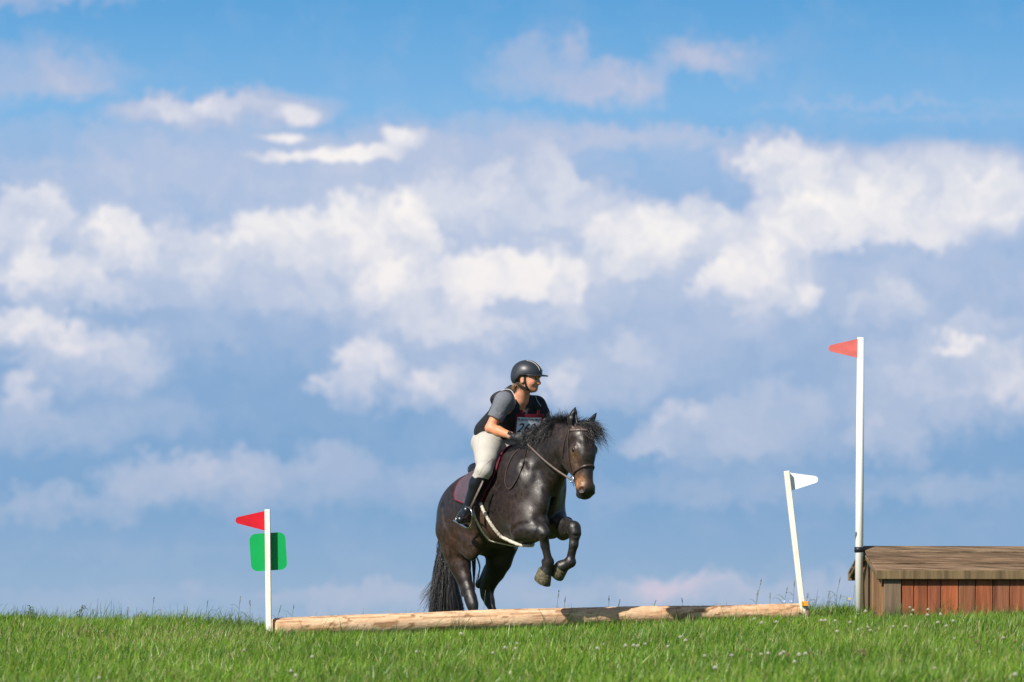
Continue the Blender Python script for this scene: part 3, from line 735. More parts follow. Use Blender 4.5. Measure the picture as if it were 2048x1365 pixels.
def s_of(px):                                   # along-wall position of a pixel column on the front face
    Yf = 33.05
    for _ in range(5): X = (px - CX) / FPX * Yf; s = (X - HO[0]) / HX[0]; Yf = HO[1] + HX[1] * s + .02
    return s
ed = [s_of(e) for e in edges]
while ed[-1] < LEN - .1: ed.append(ed[-1] + rng.uniform(.105, .145)); fcol.append(tuple(V([.28, .085, .038]) * rng.uniform(.8, 1.15)))
for k in range(len(ed) - 1):
    a, c = ed[k] + .003, ed[k + 1] - .003
    fl.append((HP((a + c) / 2, .035, (ze - .02 + zg) / 2), HX, HY, (0, 0, 1), (c - a) / 2, .011, (ze - .02 - zg) / 2, fcol[k]))
boards(fl, 'front_wall', M['board'], house)
boards([(HP((s_of(1768) + s_of(1802)) / 2 + .002, .028, (ze - .02 + zg) / 2), HX, HY, (0, 0, 1), (s_of(1802) - s_of(1768)) / 2, .018, (ze - .02 - zg) / 2, (.14, .10, .065))], 'corner_post', M['board'], house)
boards([(HP(LEN / 2, .075, (ze - .08 + zg) / 2), HX, HY, (0, 0, 1), LEN / 2 - .1, .02, (ze - .08 - zg) / 2, (.03, .02, .015)),
        (HP(LEN / 2, DT - .06, (ze - .03 + zg) / 2), HX, HY, (0, 0, 1), LEN / 2 - .08, .012, (ze - .03 - zg) / 2, (.2, .1, .05))], 'back_wall', M['board'], house)

# ------------------------------------------------------------------ clover heads, seeding stems, weeds
M['clover'] = mat('clover_petal', attr='tint', rough=.7, spec=.2, trans=.2)
M['stem'] = mat('grass_stem', (.10, .15, .04), .6, .3, trans=.2)
M['seed'] = mat('seed_head', (.13, .13, .07), .7, .2, noise=(60, .3))
def clover(px, py, brown, name_lab, grp):
    h = random.uniform(.085, .105); X, Y = hit(px, py, h); z = float(G(X, Y)); c = V([X, Y, z + h]); R = random.uniform(.0125, .0175)
    root = empty('clover_flower', (X, Y, z), name_lab, 'clover flower', grp)
    n = 60; k = np.arange(n) + .5; ph = np.arccos(1 - 1.75 * k / n); th = math.pi * (1 + 5 ** .5) * k
    d = np.stack([np.cos(th) * np.sin(ph), np.sin(th) * np.sin(ph), np.cos(ph)], -1)
    t1 = unit(np.cross(d, [0, 0, 1]) + 1e-4); t2 = np.cross(d, t1); vs = []
    for p_, s1, s2 in ((.35, 0, 0), (.8, 1, .4), (1.08, 0, .9), (.8, -1, .4)):
        vs.append(c + d * R * p_ + t1 * s1 * R * .26 + V([0, 0, 1]) * s2 * R * .25)
    v = np.stack(vs, 1).reshape(-1, 3); kk = np.arange(n) * 4
    basec = V([.48, .32, .22]) if brown else V([.80, .78, .68])
    col = basec * rng.uniform(.75, 1.15, (n, 1)) ; low = (d[:, 2:3] < -.1); col = np.where(low, V([.28, .26, .12]), col)
    mesh('flower_head', v, np.stack([kk, kk + 1, kk + 2, kk + 3], -1), M['clover'], root, smooth=False, attrs={'tint': np.repeat(col, 4, 0)})
    mesh('stem', *tube(spline([(X, Y, z), (X + .004, Y, z + h * .5), c - V([0, 0, R * .5])], 5), .0012, 4), M['stem'], root)
CLV = [(1509, 1240), (1523, 1248), (1552, 1246), (1650, 1243), (1642, 1243), (1670, 1244), (1700, 1247), (1731, 1225), (1750, 1227, 1), (1820, 1217), (1822, 1232), (1826, 1223),
       (1856, 1221), (1855, 1232), (1876, 1247), (1881, 1231), (1893, 1254), (1906, 1244), (1724, 1259), (1741, 1263), (1716, 1262), (1735, 1257), (1787, 1255), (1811, 1255), (1909, 1279),
       (1943, 1276, 1), (1952, 1285, 1), (2007, 1278), (2030, 1285, 1), (1496, 1303, 1), (1463, 1313), (1522, 1311), (1536, 1309), (1561, 1311), (1567, 1306), (1576, 1312, 1), (1598, 1312),
       (1611, 1310), (1589, 1326), (1726, 1304, 1), (1718, 1306, 1), (1727, 1311, 1), (1430, 1338), (1409, 1314), (1802, 1323, 1), (1870, 1339), (2030, 1352), (1674, 1265),
       (1010, 1298), (986, 1308), (1034, 1289), (1031, 1300), (833, 1306), (1208, 1291), (1194, 1299), (1251, 1294), (1267, 1293), (1276, 1294), (1291, 1290), (1336, 1295), (1371, 1283),
       (1360, 1276), (922, 1270), (582, 1345), (591, 1354), (198, 1358), (624, 1316), (488, 1302)]
ORD = ['', 'second ', 'third ', 'fourth ', 'fifth ', 'sixth ', 'seventh ', 'eighth ', 'ninth ', 'tenth '] + [w + ' ' for w in 'eleventh twelfth thirteenth fourteenth fifteenth sixteenth seventeenth eighteenth nineteenth twentieth twenty-first twenty-second'.split()]
cnt_ = {}
for t in sorted(CLV):
    px, py = t[:2]; br = len(t) > 2
    if px > 1700: lab = 'before the wooden house jump'; gp = 'clover in front of the house jump'
    elif px > 1380: lab = 'below the leaning white flag post'; gp = 'clover below the leaning flag post'
    elif px > 1100: lab = 'before the shadowed stretch of log'; gp = 'clover in front of the log right of the horse'
    elif px > 700: lab = 'before the log below the horse'; gp = 'clover below the horse'
    else: lab = 'around the foot of the left flag post'; gp = 'clover at the left'
    kk_ = (lab, br); cnt_[kk_] = cnt_.get(kk_, -1) + 1; o_ = ORD[cnt_[kk_]]
    clover(px, py, br, (o_ + 'leftmost of the ' if not o_ else o_ + 'from left of the ') + ('browned' if br else 'white') + ' clover heads ' + lab, gp + (' browned' if br else ''))


def stem(bx, tx, ty, head=.05, leaf=0, green=False, Yo=None, label='', col=None):
    X = (bx - CX) / FPX * 33; yc = float(np.interp(X, [-6, -4, -1.9, 0, 1.2, 2.4, 3.2, 8], [34.5, 34, 33.0, 32.45, 32.8, 34, 36, 36.5]))
    Y = Yo or yc + random.uniform(-.3, .15)
    if -1.8 < X < 2.3 and not Yo: Y = float(YL(X)) + random.uniform(.12, .3)
    b_ = P(bx, 0, Y); z = float(G(b_[0], Y)); base = V([b_[0], Y, z]); top = P(tx, ty, Y)
    root = empty('grass_stem', base, label, 'grass stem', 'tall seeding grass stems standing above the turf')
    m1 = base * .5 + top * .5 + V([(random.uniform(-.01, .01)), 0, 0]); pth = spline([base, m1, top], 9)
    mesh('stalk', *tube(pth, np.linspace(.0022, .0012, 9), 5), M['stem'], root)
    d = unit(top - m1); n = 26; k = rng.uniform(0, 1, n); c = top - d * head * (1 - k)[:, None] * 1.0
    a = unit(rng.normal(size=(n, 3)) * .5 + d * 1.2); L = .012 * (1.15 - .5 * k)
    w = unit(np.cross(a, rng.normal(size=(n, 3)))) * .0024
    v = np.stack([c, c + a * L[:, None] * .5 + w, c + a * L[:, None], c + a * L[:, None] * .5 - w], 1).reshape(-1, 3); kk = np.arange(n) * 4
    mesh('seed_head', v, np.stack([kk, kk + 1, kk + 2, kk + 3], -1), M['stem'] if green else M['seed'], root, smooth=False)
    for j in range(leaf):
        f = random.uniform(.3, .7); p0 = base * (1 - f) + top * f; s = random.choice([-1, 1]); L1 = random.uniform(.05, .11)
        p = spline([p0, p0 + V([s * L1 * .5, 0, L1 * .5]), p0 + V([s * L1, .01, L1 * .45])], 6)
        mesh('leaf', *tube(p, V([.002, .004, .0045, .004, .0025, .0005]), 6, flat=((0, 0.2, 1), .25)), M['stem'], root)
STM = [(305, 308, 1195, 'between the left edge and the red flag post'), (412, 416, 1201, 'between the left edge and the red flag post'), (476, 481, 1194, 'just left of the red flag post'),
       (495, 500, 1200, 'just left of the red flag post'), (255, 256, 1214, 'at the left of the crest'), (372, 375, 1214, 'between the left edge and the red flag post'), (30, 32, 1226, 'near the left edge'),
       (185, 186, 1218, 'at the left of the crest'), (548, 562, 1212, 'just behind the left log end'), (575, 588, 1210, 'just behind the left log end'), (1110, 1118, 1181, 'behind the log below the hooves'),
       (1124, 1131, 1194, 'behind the log below the hooves'), (1214, 1218, 1193, 'behind the shadowed log right of the horse'), (1228, 1240, 1200, 'behind the shadowed log right of the horse'), (1298, 1312, 1201, 'behind the right half of the log'),
       (1365, 1364, 1196, 'behind the right half of the log'), (1509, 1523, 1158, 'left of the leaning white flag post'), (1500, 1516, 1181, 'left of the leaning white flag post'), (1536, 1540, 1187, 'left of the leaning white flag post'),
       (1560, 1575, 1174, 'left of the leaning white flag post'), (1583, 1589, 1163, 'left of the leaning white flag post'), (1606, 1616, 1187, 'right of the leaning white flag post'), (1648, 1659, 1183, 'between the leaning flag post and the tall pole'),
       (1663, 1681, 1155, 'between the leaning flag post and the tall pole'), (1670, 1682, 1190, 'between the leaning flag post and the tall pole'), (1697, 1711, 1164, 'touching the tall white pole')]
sc_ = {}
for i, (bx, tx, ty, lb) in enumerate(STM):
    sc_[lb] = sc_.get(lb, -1) + 1; od = ORD[sc_[lb]]; tot_ = sum(1 for q_ in STM if q_[3] == lb)
    lb = ('' if tot_ == 1 else ('leftmost of ' if not od else od + 'from left of ')) + ('seeding grass stem ' if tot_ == 1 else 'seeding grass stems ') + lb.replace('the leaning white flag post', 'the leaning flag post').replace('between the left edge and the red flag post', 'well left of the red flag post').replace('between the leaning flag post and the tall pole', 'between leaning post and tall pole')
    stem(bx, tx, ty, .06 if i % 3 else .045, leaf=1 + i % 2 if bx > 1490 or bx < 600 else 0, green=(bx in (1583, 1110)), label=lb)
stem(965, 971, 1182, .05, green=True, Yo=32.0, label='pale green seed stem in front of the black hind leg of the horse')
bpy.context.scene.objects  # (objects are linked directly)
def weed(px, py, Y, lab, n=9, h=.16):
    b_ = P(px, 0, Y); base = V([b_[0], Y, float(G(b_[0], Y))]); root = empty('weed_plant', base, lab, 'weed'); top = P(px + 3, py, Y)
    mesh('stalk', *tube(spline([base, base * .5 + top * .5 + V([.008, 0, 0]), top], 7), .003, 6), M['stem'], root)
    prts = []
    for j in range(n):
        f = .25 + .75 * j / (n - 1); p0 = base * (1 - f) + top * f; a = random.uniform(0, 6.28); L1 = random.uniform(.05, .1) * (1.2 - .5 * f)
        d = V([math.cos(a), math.sin(a), 0])
        p = spline([p0, p0 + d * L1 * .5 + V([0, 0, L1 * .35]), p0 + d * L1 + V([0, 0, L1 * .05])], 6)
        prts.append(tube(p, V([.002, .006, .009, .008, .005, .0008]), 6, flat=((0, 0, 1), .12)))
    mesh('foliage', *join(prts), M['stem'], root)
weed(57, 1214, 33.9, 'leafy upright weed on the crest at the far left')
weed(160, 1214, 33.9, 'leafy weed with drooping leaf tips on the crest left of the flag post', 11)
M['yel'] = mat('yellow_petal', (.75, .5, .02), .6); M['lil'] = mat('pale_blue_petal', (.45, .52, .8), .6)
def tiny(px, py, Y, m_, lab, cat, rr_=.011):
    c = P(px, py, Y); z = float(G(c[0], Y)); root = empty(cat.replace(' ', '_'), (c[0], Y, z), lab, cat)
    prts = []
    for j in range(9):
        a = j * .698; d = V([math.cos(a), -.25, math.sin(a)]); prts.append(tube([c, c + d * rr_ * .6, c + d * rr_], [.001, .0035, .001], 5, flat=((0, 1, 0), .4)))
    mesh('petals', *join(prts), m_, root); mesh('stem', *tube([(c[0], Y, z), c], .0013, 4), M['stem'], root)
tiny(1699, 1198, 33.2, M['yel'], 'single yellow wild flower beside the tall white pole', 'yellow flower')
tiny(1568, 1203, 32.75, M['lil'], 'pale blue wild flower above the right log end, left one of two', 'blue flower', .013)
tiny(1582, 1203, 32.8, M['lil'], 'pale blue wild flower above the right log end, nearest the leaning post', 'blue flower', .013)
# ------------------------------------------------------------------ horse
TH = math.radians(58)
F = V([math.cos(TH), -math.sin(TH), 0]); T = V([math.sin(TH), math.cos(TH), 0]); U = V([0, 0, 1.0])   # forward, to the horse's left, up
HOX, HOY = (1000 - CX) / 250, 32.6


def H(px, py, t=0.0):
    """point on the horse's own plane t metres left of its midline that is seen at px, py"""
    k = (px - CX) / FPX
    # HOX + s*Fx + t*Tx = k*(HOY + s*Fy + t*Ty)
    s = (k * (HOY + t * T[1]) - HOX - t * T[0]) / (F[0] - k * F[1])
    Y = HOY + s * F[1] + t * T[1]
    return V([HOX + s * F[0] + t * T[0], Y, (CY - py) / FPX * Y])


def loc(p): q = p - V([HOX, HOY, 0]); return V([q @ F, q @ T, p[2]])
def glob(s, t, z): return V([HOX, HOY, 0]) + F * s + T * t + V([0, 0, z])


pit = math.radians(17)
Fp = F * math.cos(pit) + U * math.sin(pit); Up = U * math.cos(pit) - F * math.sin(pit)
AX = V([Fp, T, Up])
BX = V([[0, 0, 0]])
hz = .0085
B = Field([-.80, 31.15, -.42], [.95, 33.75, 1.75], hz)
# trunk
B.ell(H(948, 1030), AX, (.37, .275, .325), .05)
B.ell(H(1003, 1012), AX, (.56, .30, .33), .1)
B.ell(H(1050, 995), AX, (.37, .235, .385), .1)
B.ell(H(1042, 925), AX, (.22, .07, .14), .12)                  # withers
B.ell(H(960, 975), AX, (.30, .10, .10), .12)                   # loin
for sg in (-1, 1):
    B.ell(H(925 + (0 if sg < 0 else 63), 1045, .135 * sg), V([Fp, T, Up]), (.27, .16, .31), .06)       # haunch
    B.ell(H(948 + (0 if sg < 0 else 90), 1000, .205 * sg), V([Fp, T, Up]), (.10, .06, .09), .08)       # point of hip
    B.ell(H(1040 + (0 if sg < 0 else 62), 985, .17 * sg), V([unit(F * .35 + U), T, unit(F - U * .35)]), (.27, .085, .15), .12)   # shoulder blade
    B.ell(H(1050 + (0 if sg < 0 else 56), 1045, .175 * sg), V([Fp, T, Up]), (.14, .075, .13), .09)     # upper arm
# neck
B.cone(H(1060, 960), H(1092, 922), .25, .19, .12, T, .66)
B.cone(H(1092, 922), H(1120, 896), .19, .15, .06, T, .62)
B.cone(H(1120, 896), H(1143, 882), .15, .115, .05, T, .68)
B.cone(H(1080, 882), H(1108, 861), .05, .045, .1, T, .8)       # crest
B.cone(H(1060, 897), H(1080, 882), .06, .05, .1, T, .8)
B.cone(H(1108, 861), H(1140, 857), .045, .04, .08, T, .8)
B.cone(H(1084, 995), H(1120, 938), .12, .065, .08, T, .9)       # windpipe line
# breast
for sg in (-1, 1):
    c = H(1073, 1008, -.10) if sg < 0 else H(1091, 1008, .10)
    B.ell(c, V([F, T, unit(U)]), (.13, .078, .16), .07)
    B.ell(H(1080, 1045, -.09) if sg < 0 else H(1108, 1043, .09), V([F, T, U]), (.09, .065, .06), .03)
B.cone(H(1101, 975, -.01), H(1096, 1040, 0), .012, .02, .03, mode='sub')
B.cone(H(1104, 1000, 0.0), H(1101, 1050, 0.0), .02, .03, .03, mode='sub')


def chain(pts, k=.03, lat=T, flat=1.0):
    for (a, ra), (c, rc) in zip(pts, pts[1:]): B.cone(a, c, ra, rc, k, lat, flat)


# hind legs
RH = [(H(908, 1062, -.15), .175), (H(914, 1098, -.15), .135), (H(920, 1130, -.145), .098), (H(928, 1155, -.14), .066), (H(936, 1178, -.135), .05),
      (H(941, 1197, -.13), .053), (H(945, 1210, -.13), .048), (H(949, 1232, -.13), .034)]
chain(RH, .03, T, .82)
B.ell(H(943, 1095, -.2), V([F, T, U]), (.10, .055, .11), .11)       # stifle
B.ell(H(929, 1187, -.13), V([F, T, U]), (.03, .028, .03), .03)     # point of hock
B.cone(H(929, 1187, -.13), H(917, 1150, -.145), .018, .03, .03)
LH = [(H(1004, 1090, .16), .15), (H(998, 1120, .155), .115), (H(990, 1142, .15), .09), (H(980, 1160, .145), .074), (H(974, 1175, .14), .062),
      (H(974, 1190, .14), .052), (H(979, 1203, .14), .042), (H(987, 1226, .14), .033)]
chain(LH, .03, T, .85)
B.ell(H(958, 1169, .14), V([F, T, U]), (.032, .028, .035), .03)
B.cone(H(958, 1169, .14), H(975, 1135, .15), .018, .03, .03)
hoof_tasks = []
def pastern(kn, fx, fy, t, hx, hy, rot=None):
    ft = H(fx, fy, t); B.cone(kn[0], ft, kn[1], .033, .02); B.ell(ft, V([F, T, U]), (.043, .040, .045), .02)
    hp = H(hx, hy, t); B.cone(ft, hp, .035, .034, .02); hoof_tasks.append((hp, unit(hp - ft)))
    return hp
gr_ = lambda p: float(G(p[0], p[1]))
pastern((H(949, 1232, -.13), .033), 953, 1256, -.13, 959, 1271)
pastern((H(987, 1226, .14), .033), 993, 1252, .14, 999, 1267)
# fore legs: forearm forward, cannon hanging, hoof tucked
B.cone(H(1048, 1058, -.17), H(1068, 1062, -.15), .105, .078, .04, U, 1.0)
B.cone(H(1068, 1062, -.15), H(1083, 1061, -.135), .078, .056, .03)
B.ell(H(1036, 1066, -.17), V([F, T, U]), (.06, .05, .07), .05)
B.cone(H(1022, 1062, -.27), H(1036, 1050, -.27), .010, .012, .03, mode='sub'); B.cone(H(1036, 1050, -.27), H(1062, 1047, -.22), .012, .008, .03, mode='sub')
B.cone(H(1046, 1071, -.25), H(1066, 1065, -.22), .006, .005, .02, mode='sub')
kr = H(1085, 1064, -.13); B.ell(kr, V([F, T, U]), (.052, .05, .058), .02); B.ell(H(1090, 1068, -.13), V([F, T, U]), (.04, .045, .045), .02)
B.cone(H(1087, 1072, -.125), H(1090, 1092, -.1), .044, .034, .02); B.cone(H(1090, 1092, -.1), H(1096, 1118, -.07), .034, .033, .02)
fr = H(1097, 1125, -.06); B.ell(fr, V([F, T, U]), (.043, .045, .045), .02); B.ell(H(1090, 1124, -.065), V([F, T, U]), (.03, .03, .03), .02)
B.cone(fr, H(1091, 1146, -.07), .038, .052, .02)
B.cone(H(1113, 1047, .15), H(1132, 1056, .14), .085, .07, .05); B.cone(H(1134, 1056, .14), H(1147, 1055, .12), .07, .054, .03)
B.ell(H(1126, 1068, .15), V([F, T, U]), (.07, .05, .055), .04)
kl = H(1149, 1060, .12); B.ell(kl, V([F, T, U]), (.052, .05, .058), .02); B.ell(H(1152, 1068, .12), V([F, T, U]), (.036, .042, .042), .02)
B.cone(H(1149, 1070, .12), H(1147, 1090, .11), .046, .037, .02); B.cone(H(1147, 1090, .11), H(1141, 1117, .1), .036, .034, .02)
fl_ = H(1141, 1125, .1); B.ell(fl_, V([F, T, U]), (.043, .045, .043), .02)
B.cone(fl_, H(1124, 1134, .06), .037, .056, .02)

# ---- head
PS = math.radians(62); hf0 = V([math.cos(PS), -math.sin(PS), 0]); hl = V([math.sin(PS), math.cos(PS), 0])
tau = math.radians(7); hw = -U * math.cos(tau) + hf0 * math.sin(tau); hu = hf0 * math.cos(tau) + U * math.sin(tau)
PO = H(1162, 856, 0)
def hd(u, v, w): return PO + hu * u + hl * v + hw * w
HA = V([hu, hl, hw])
def he(c, r, k=.03, mode='add'): B.ell(hd(*c), HA, r, k, mode)
def hc(a, c, ra, rb, k=.03, flat=1.0, mode='add'): B.cone(hd(*a), hd(*c), ra, rb, k, hl, flat, mode)
he((-.01, 0, .06), (.10, .088, .11), .05)
hc((.01, 0, .09), (.035, 0, .22), .088, .078, .04, 1.08)
hc((.035, 0, .22), (.022, 0, .46), .074, .060, .04, .92)
for sg in (-1, 1):
    he((.03, .083 * sg, .18), (.045, .028, .04), .03)            # brow
    he((-.10, .05 * sg, .195), (.135, .042, .14), .04)          # cheek plate
    hc((.005, .068 * sg, .25), (.0, .05 * sg, .38), .014, .010, .025)
    hc((.09, .035 * sg, .12), (.075, .03 * sg, .3), .02, .015, .03)
he((-.075, 0, .19), (.11, .06, .13), .05)
hc((-.08, 0, .26), (-.05, 0, .43), .085, .062, .05, .8)
he((.006, 0, .495), (.070, .068, .068), .04)
for sg in (-1, 1):
    he((.040, .046 * sg, .502), (.034, .030, .040), .02)
    he((.060, .066 * sg, .504), (.022, .022, .024), .006, 'sub')
    he((.014, .025 * sg, .51), (.03, .03, .03), .02)
he((.0, 0, .542), (.052, .050, .030), .02)
he((-.062, 0, .522), (.040, .042, .036), .02)
hc((-.028, -.09, .536), (-.028, .09, .536), .006, .006, .006, mode='sub')

for sg in (-1, 1):                                               # eye sockets, hollows above the eyes
    he((.038, .112 * sg, .188), (.022, .016, .016), .008, 'sub')
    he((.02, .106 * sg, .12), (.024, .012, .026), .03, 'sub')
    he((.05, .105 * sg, .31), (.03, .02, .06), .04, 'sub')
# ears (thin cups)
for sg, tip in ((-1, (.0, -.040, -.165)), (1, (.0, .150, -.125))):
    a = V([-.015, .066 * sg, -.008]); tp = V(tip); m1 = a * .6 + tp * .4 + V([0, (-.012 if sg < 0 else .0), 0]); m2 = a * .28 + tp * .72 + V([0, (-.004 if sg < 0 else .0), 0])
    wd = 1.15 if sg < 0 else .78
    hc(a, m1, .032, .036 * wd, .02); hc(m1, m2, .036 * wd, .023 * wd, .006); hc(m2, tp, .023 * wd, .005, .004)
    hc(a + V([.032, 0, -.015]), m1 * .4 + m2 * .6 + V([.026, 0, 0]), .016, .014, .006, mode='sub')
for (a, c_, sg) in ((H(1088, 1080, -.12), H(1095, 1114, -.075), 1), (H(1148, 1080, .115), H(1142, 1114, .1), 1)):
    for o_ in (-1, 1): B.cone(a - F * .018 + T * .034 * o_, c_ - F * .014 + T * .034 * o_, .006, .005, .012, mode='sub')
B.cone(H(1085, 1064, -.13) + F * .05 - U * .035 - T * .03, H(1085, 1064, -.13) + F * .05 - U * .035 + T * .03, .006, .006, .015, mode='sub')
B.cone(H(1148, 1064, .12) + F * .05 - U * .03 - T * .03, H(1148, 1064, .12) + F * .05 - U * .03 + T * .03, .006, .006, .015, mode='sub')
# crease from the flank down round the stifle, and the line of the haunch muscle
for q0_, q1_ in (((884, 1012, -.29), (888, 1045, -.31)), ((888, 1045, -.31), (903, 1078, -.30)), ((903, 1078, -.30), (930, 1102, -.27))):
    B.cone(H(*q0_), H(*q1_), .007, .007, .05, mode='sub')
for q0_, q1_ in (((1047, 930, -.2), (1062, 975, -.24)), ((1062, 975, -.24), (1060, 1020, -.26)), ((1075, 940, -.15), (1092, 985, -.15))):
    B.cone(H(*q0_), H(*q1_), .008, .006, .07, mode='sub')
hv, hfq = B.nets(1)
hb = bvh(hv, hfq)
# coat colour: seal brown, blacker on legs and head, tan round muzzle, eye, flank and elbow (the coat's own markings)
def bl_(p, R, c_=None):
    d = np.linalg.norm(hv - p, axis=1) / R; return np.clip(1 - d, 0, 1) ** .8
nz = vnoise(hv[:, 0] * 14 + hv[:, 1] * 5, hv[:, 2] * 16 + hv[:, 1] * 9, 9) * .6 + vnoise(hv[:, 0] * 40, hv[:, 2] * 45 + hv[:, 1] * 30, 10) * .4
base = V([.0115, .0070, .0062]); brown = V([.046, .020, .0095]); tan = V([.26, .115, .04]); black = V([.005, .0045, .005])
c = base[None] * (.75 + .5 * nz[:, None])
def blend(c, col, m): m = np.clip(m, 0, 1)[:, None]; return c * (1 - m) + V(col) * m
c = blend(c, brown, .75 * bl_(H(912, 1090, -.25), .30) * (.5 + nz)); c = blend(c, brown, .5 * bl_(H(955, 1085, -.28), .3) * (.5 + nz))
c = blend(c, brown, .35 * bl_(H(1030, 1030, -.26), .3)); c = blend(c, brown, .5 * bl_(H(875, 1050, -.1), .35))
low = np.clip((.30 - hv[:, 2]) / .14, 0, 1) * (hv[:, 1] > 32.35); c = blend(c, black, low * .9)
def segd(p, q_):
    d = q_ - p; t_ = np.clip((hv - p) @ d / (d @ d), 0, 1); return np.linalg.norm(hv - p - t_[:, None] * d, axis=1)
fm = np.minimum.reduce([segd(H(1062, 1062, -.15), kr), segd(kr, fr), segd(fr, H(1080, 1160, -.08)), segd(H(1128, 1056, .14), kl), segd(kl, fl_), segd(fl_, H(1112, 1148, .05))])
c = blend(c, V([.011, .0092, .0088]), np.clip((.15 - fm) / .08, 0, 1))
W_ = (hv - PO) @ hw; Uu = (hv - PO) @ hu; Vv = (hv - PO) @ hl
ishead = (W_ > -.02) & (Uu > -.2) & (Uu < .2) & (np.abs(Vv) < .16) & ((hv - H(1100, 900)) @ F > .2)
c = blend(c, V([.026, .015, .0105]), ishead * .8 * (.5 + nz))
c = blend(c, tan, ishead * np.exp(-(((W_ - .44) / .055) ** 2 + ((Uu - .015) / .06) ** 2)) * (.55 + .8 * nz) * 1.0)
c = blend(c, V([.14, .075, .04]), ishead * np.exp(-(((W_ - .22) / .045) ** 2 + ((Uu - .02) / .05) ** 2)) * .8)
c = blend(c, V([.10, .06, .036]), ishead * np.exp(-(((W_ - .31) / .07) ** 2 + ((Uu - .0) / .04) ** 2)) * .6)
c = blend(c, black, ishead * np.clip((W_ - .48) / .03, 0, 1) * .93)
c = blend(c, black, ishead * np.clip((Uu - .07) / .02, 0, 1) * .45)
ears = (W_ < -.02) & (np.abs(Vv) > .03) & (Uu > -.06) & (Uu < .06); c = blend(c, black, ears * .9)
m = bpy.data.materials.new('horse_coat'); m.use_nodes = True; nb = NB(m.node_tree); pr = m.node_tree.nodes['Principled BSDF']
at = nb.n('ShaderNodeAttribute', attribute_name='coat'); tx = nb.n('ShaderNodeTexCoord')
mp = nb.n('ShaderNodeMapping'); nb.put(mp.inputs[0], tx.outputs['Object']); mp.inputs['Scale'].default_value = (1, 1, .4)
hn = nb.noise(mp.outputs[0], 170, 3, .7); mo = nb.noise(tx.outputs['Object'], 26, 4, .65)
fct = nb.m('MULTIPLY', nb.mr(hn.outputs[0], .3, .7, .5, 1.7, False), nb.mr(mo.outputs[0], .3, .7, .6, 1.5, False))
cb = nb.n('ShaderNodeCombineXYZ'); [nb.put(cb.inputs[i], fct) for i in range(3)]
nb.put(pr.inputs['Base Color'], nb.vm('MULTIPLY', at.outputs['Color'], cb.outputs[0]))
nb.put(pr.inputs['Roughness'], nb.m('ADD', nb.mr(mo.outputs[0], .35, .65, .33, .56, False), nb.mr(hn.outputs[0], .3, .7, -.06, .1, False))); pr.inputs['Specular IOR Level'].default_value = .55
pr.inputs['Sheen Weight'].default_value = .05; pr.inputs['Sheen Roughness'].default_value = .4; pr.inputs['Sheen Tint'].default_value = (.8, .75, .85, 1)
bp = nb.n('ShaderNodeBump'); bp.inputs['Strength'].default_value = .5; bp.inputs['Distance'].default_value = .005
nb.put(bp.inputs['Height'], nb.m('ADD', nb.m('MULTIPLY', mo.outputs[0], .55), nb.m('MULTIPLY', hn.outputs[0], .6))); nb.put(pr.inputs['Normal'], bp.outputs[0])
M['coat'] = m
M['hoof'] = mat('hoof_horn', (.095, .082, .046), .6, .35, noise=(60, .8, (1, 1, 1)), bump=(70, .8))
M['hair'] = mat('black_horse_hair', (.012, .012, .014), .38, .6)
horse = empty('horse', (float(hv[:, 0].mean()), 32.6, gr_(V([-.2, 33.0]))), 'dark brown horse in mid jump with folded forelegs and flying black mane', 'horse')
mesh('body', hv, hfq, M['coat'], horse, attrs={'coat': c})
mesh('chestnut', *box(H(1128, 1064, .085), F, T, U, .010, .006, .018, .003), M['fleece'] if 'fleece' in M else M['hoof'], horse)


def hoof(top, axis_, fwd, r0=.048, r1=.062, ln=.075):
    ax = unit(axis_); f = unit(fwd - (fwd @ ax) * ax); l = np.cross(ax, f); n = 28; vs = []; rings = [(-.006, r0 * .96), (0, r0 * 1.03), (.012, r0 * 1.06), (ln * .5, (r0 + r1) / 2 * 1.02), (ln, r1 * 1.03), (ln + .003, r1 * .96), (ln - .002, r1 * .8)]
    an = np.linspace(0, 2 * math.pi, n, endpoint=False)
    for h, r in rings:
        sh = f * (h * .35); sq = 1 - .22 * np.clip(-np.cos(an), 0, 1) ** 2
        vs.append(top + ax * (h - (.02 * np.clip(-np.cos(an), 0, 1) * (h / ln)))[:, None] + sh + (np.cos(an) * r * 1.05 * sq)[:, None] * f + (np.sin(an) * r)[:, None] * l)
    v = np.vstack(vs); q = []
    for i in range(len(rings) - 1):
        for j in range(n): q.append([i * n + j, i * n + (j + 1) % n, (i + 1) * n + (j + 1) % n, (i + 1) * n + j])
    v = np.vstack([v, v[-n:].mean(0) - ax * .006, v[:n].mean(0)]); t_ = [[(len(rings) - 1) * n + j, (len(rings) - 1) * n + (j + 1) % n, len(v) - 2] for j in range(n)] + [[(j + 1) % n, j, len(v) - 1] for j in range(n)]
    return mesh('hoof', v, [V(q), V(t_)], M['hoof'], horse)


a = H(1090.5, 1142, -.07); hoof(a, H(1079, 1166, -.085) - a, -unit(H(1070, 1150, -.1) - a) * 0 + F + U * .2, .056, .070, .085)
a = H(1124, 1134, .06); hoof(a, H(1107, 1152, .045) - a, F + U * .2 - T * .1, .056, .066, .07)
for hp, dr in hoof_tasks: hoof(hp, unit(dr * .6 - U + F * .45), F, .046, .06, .075)

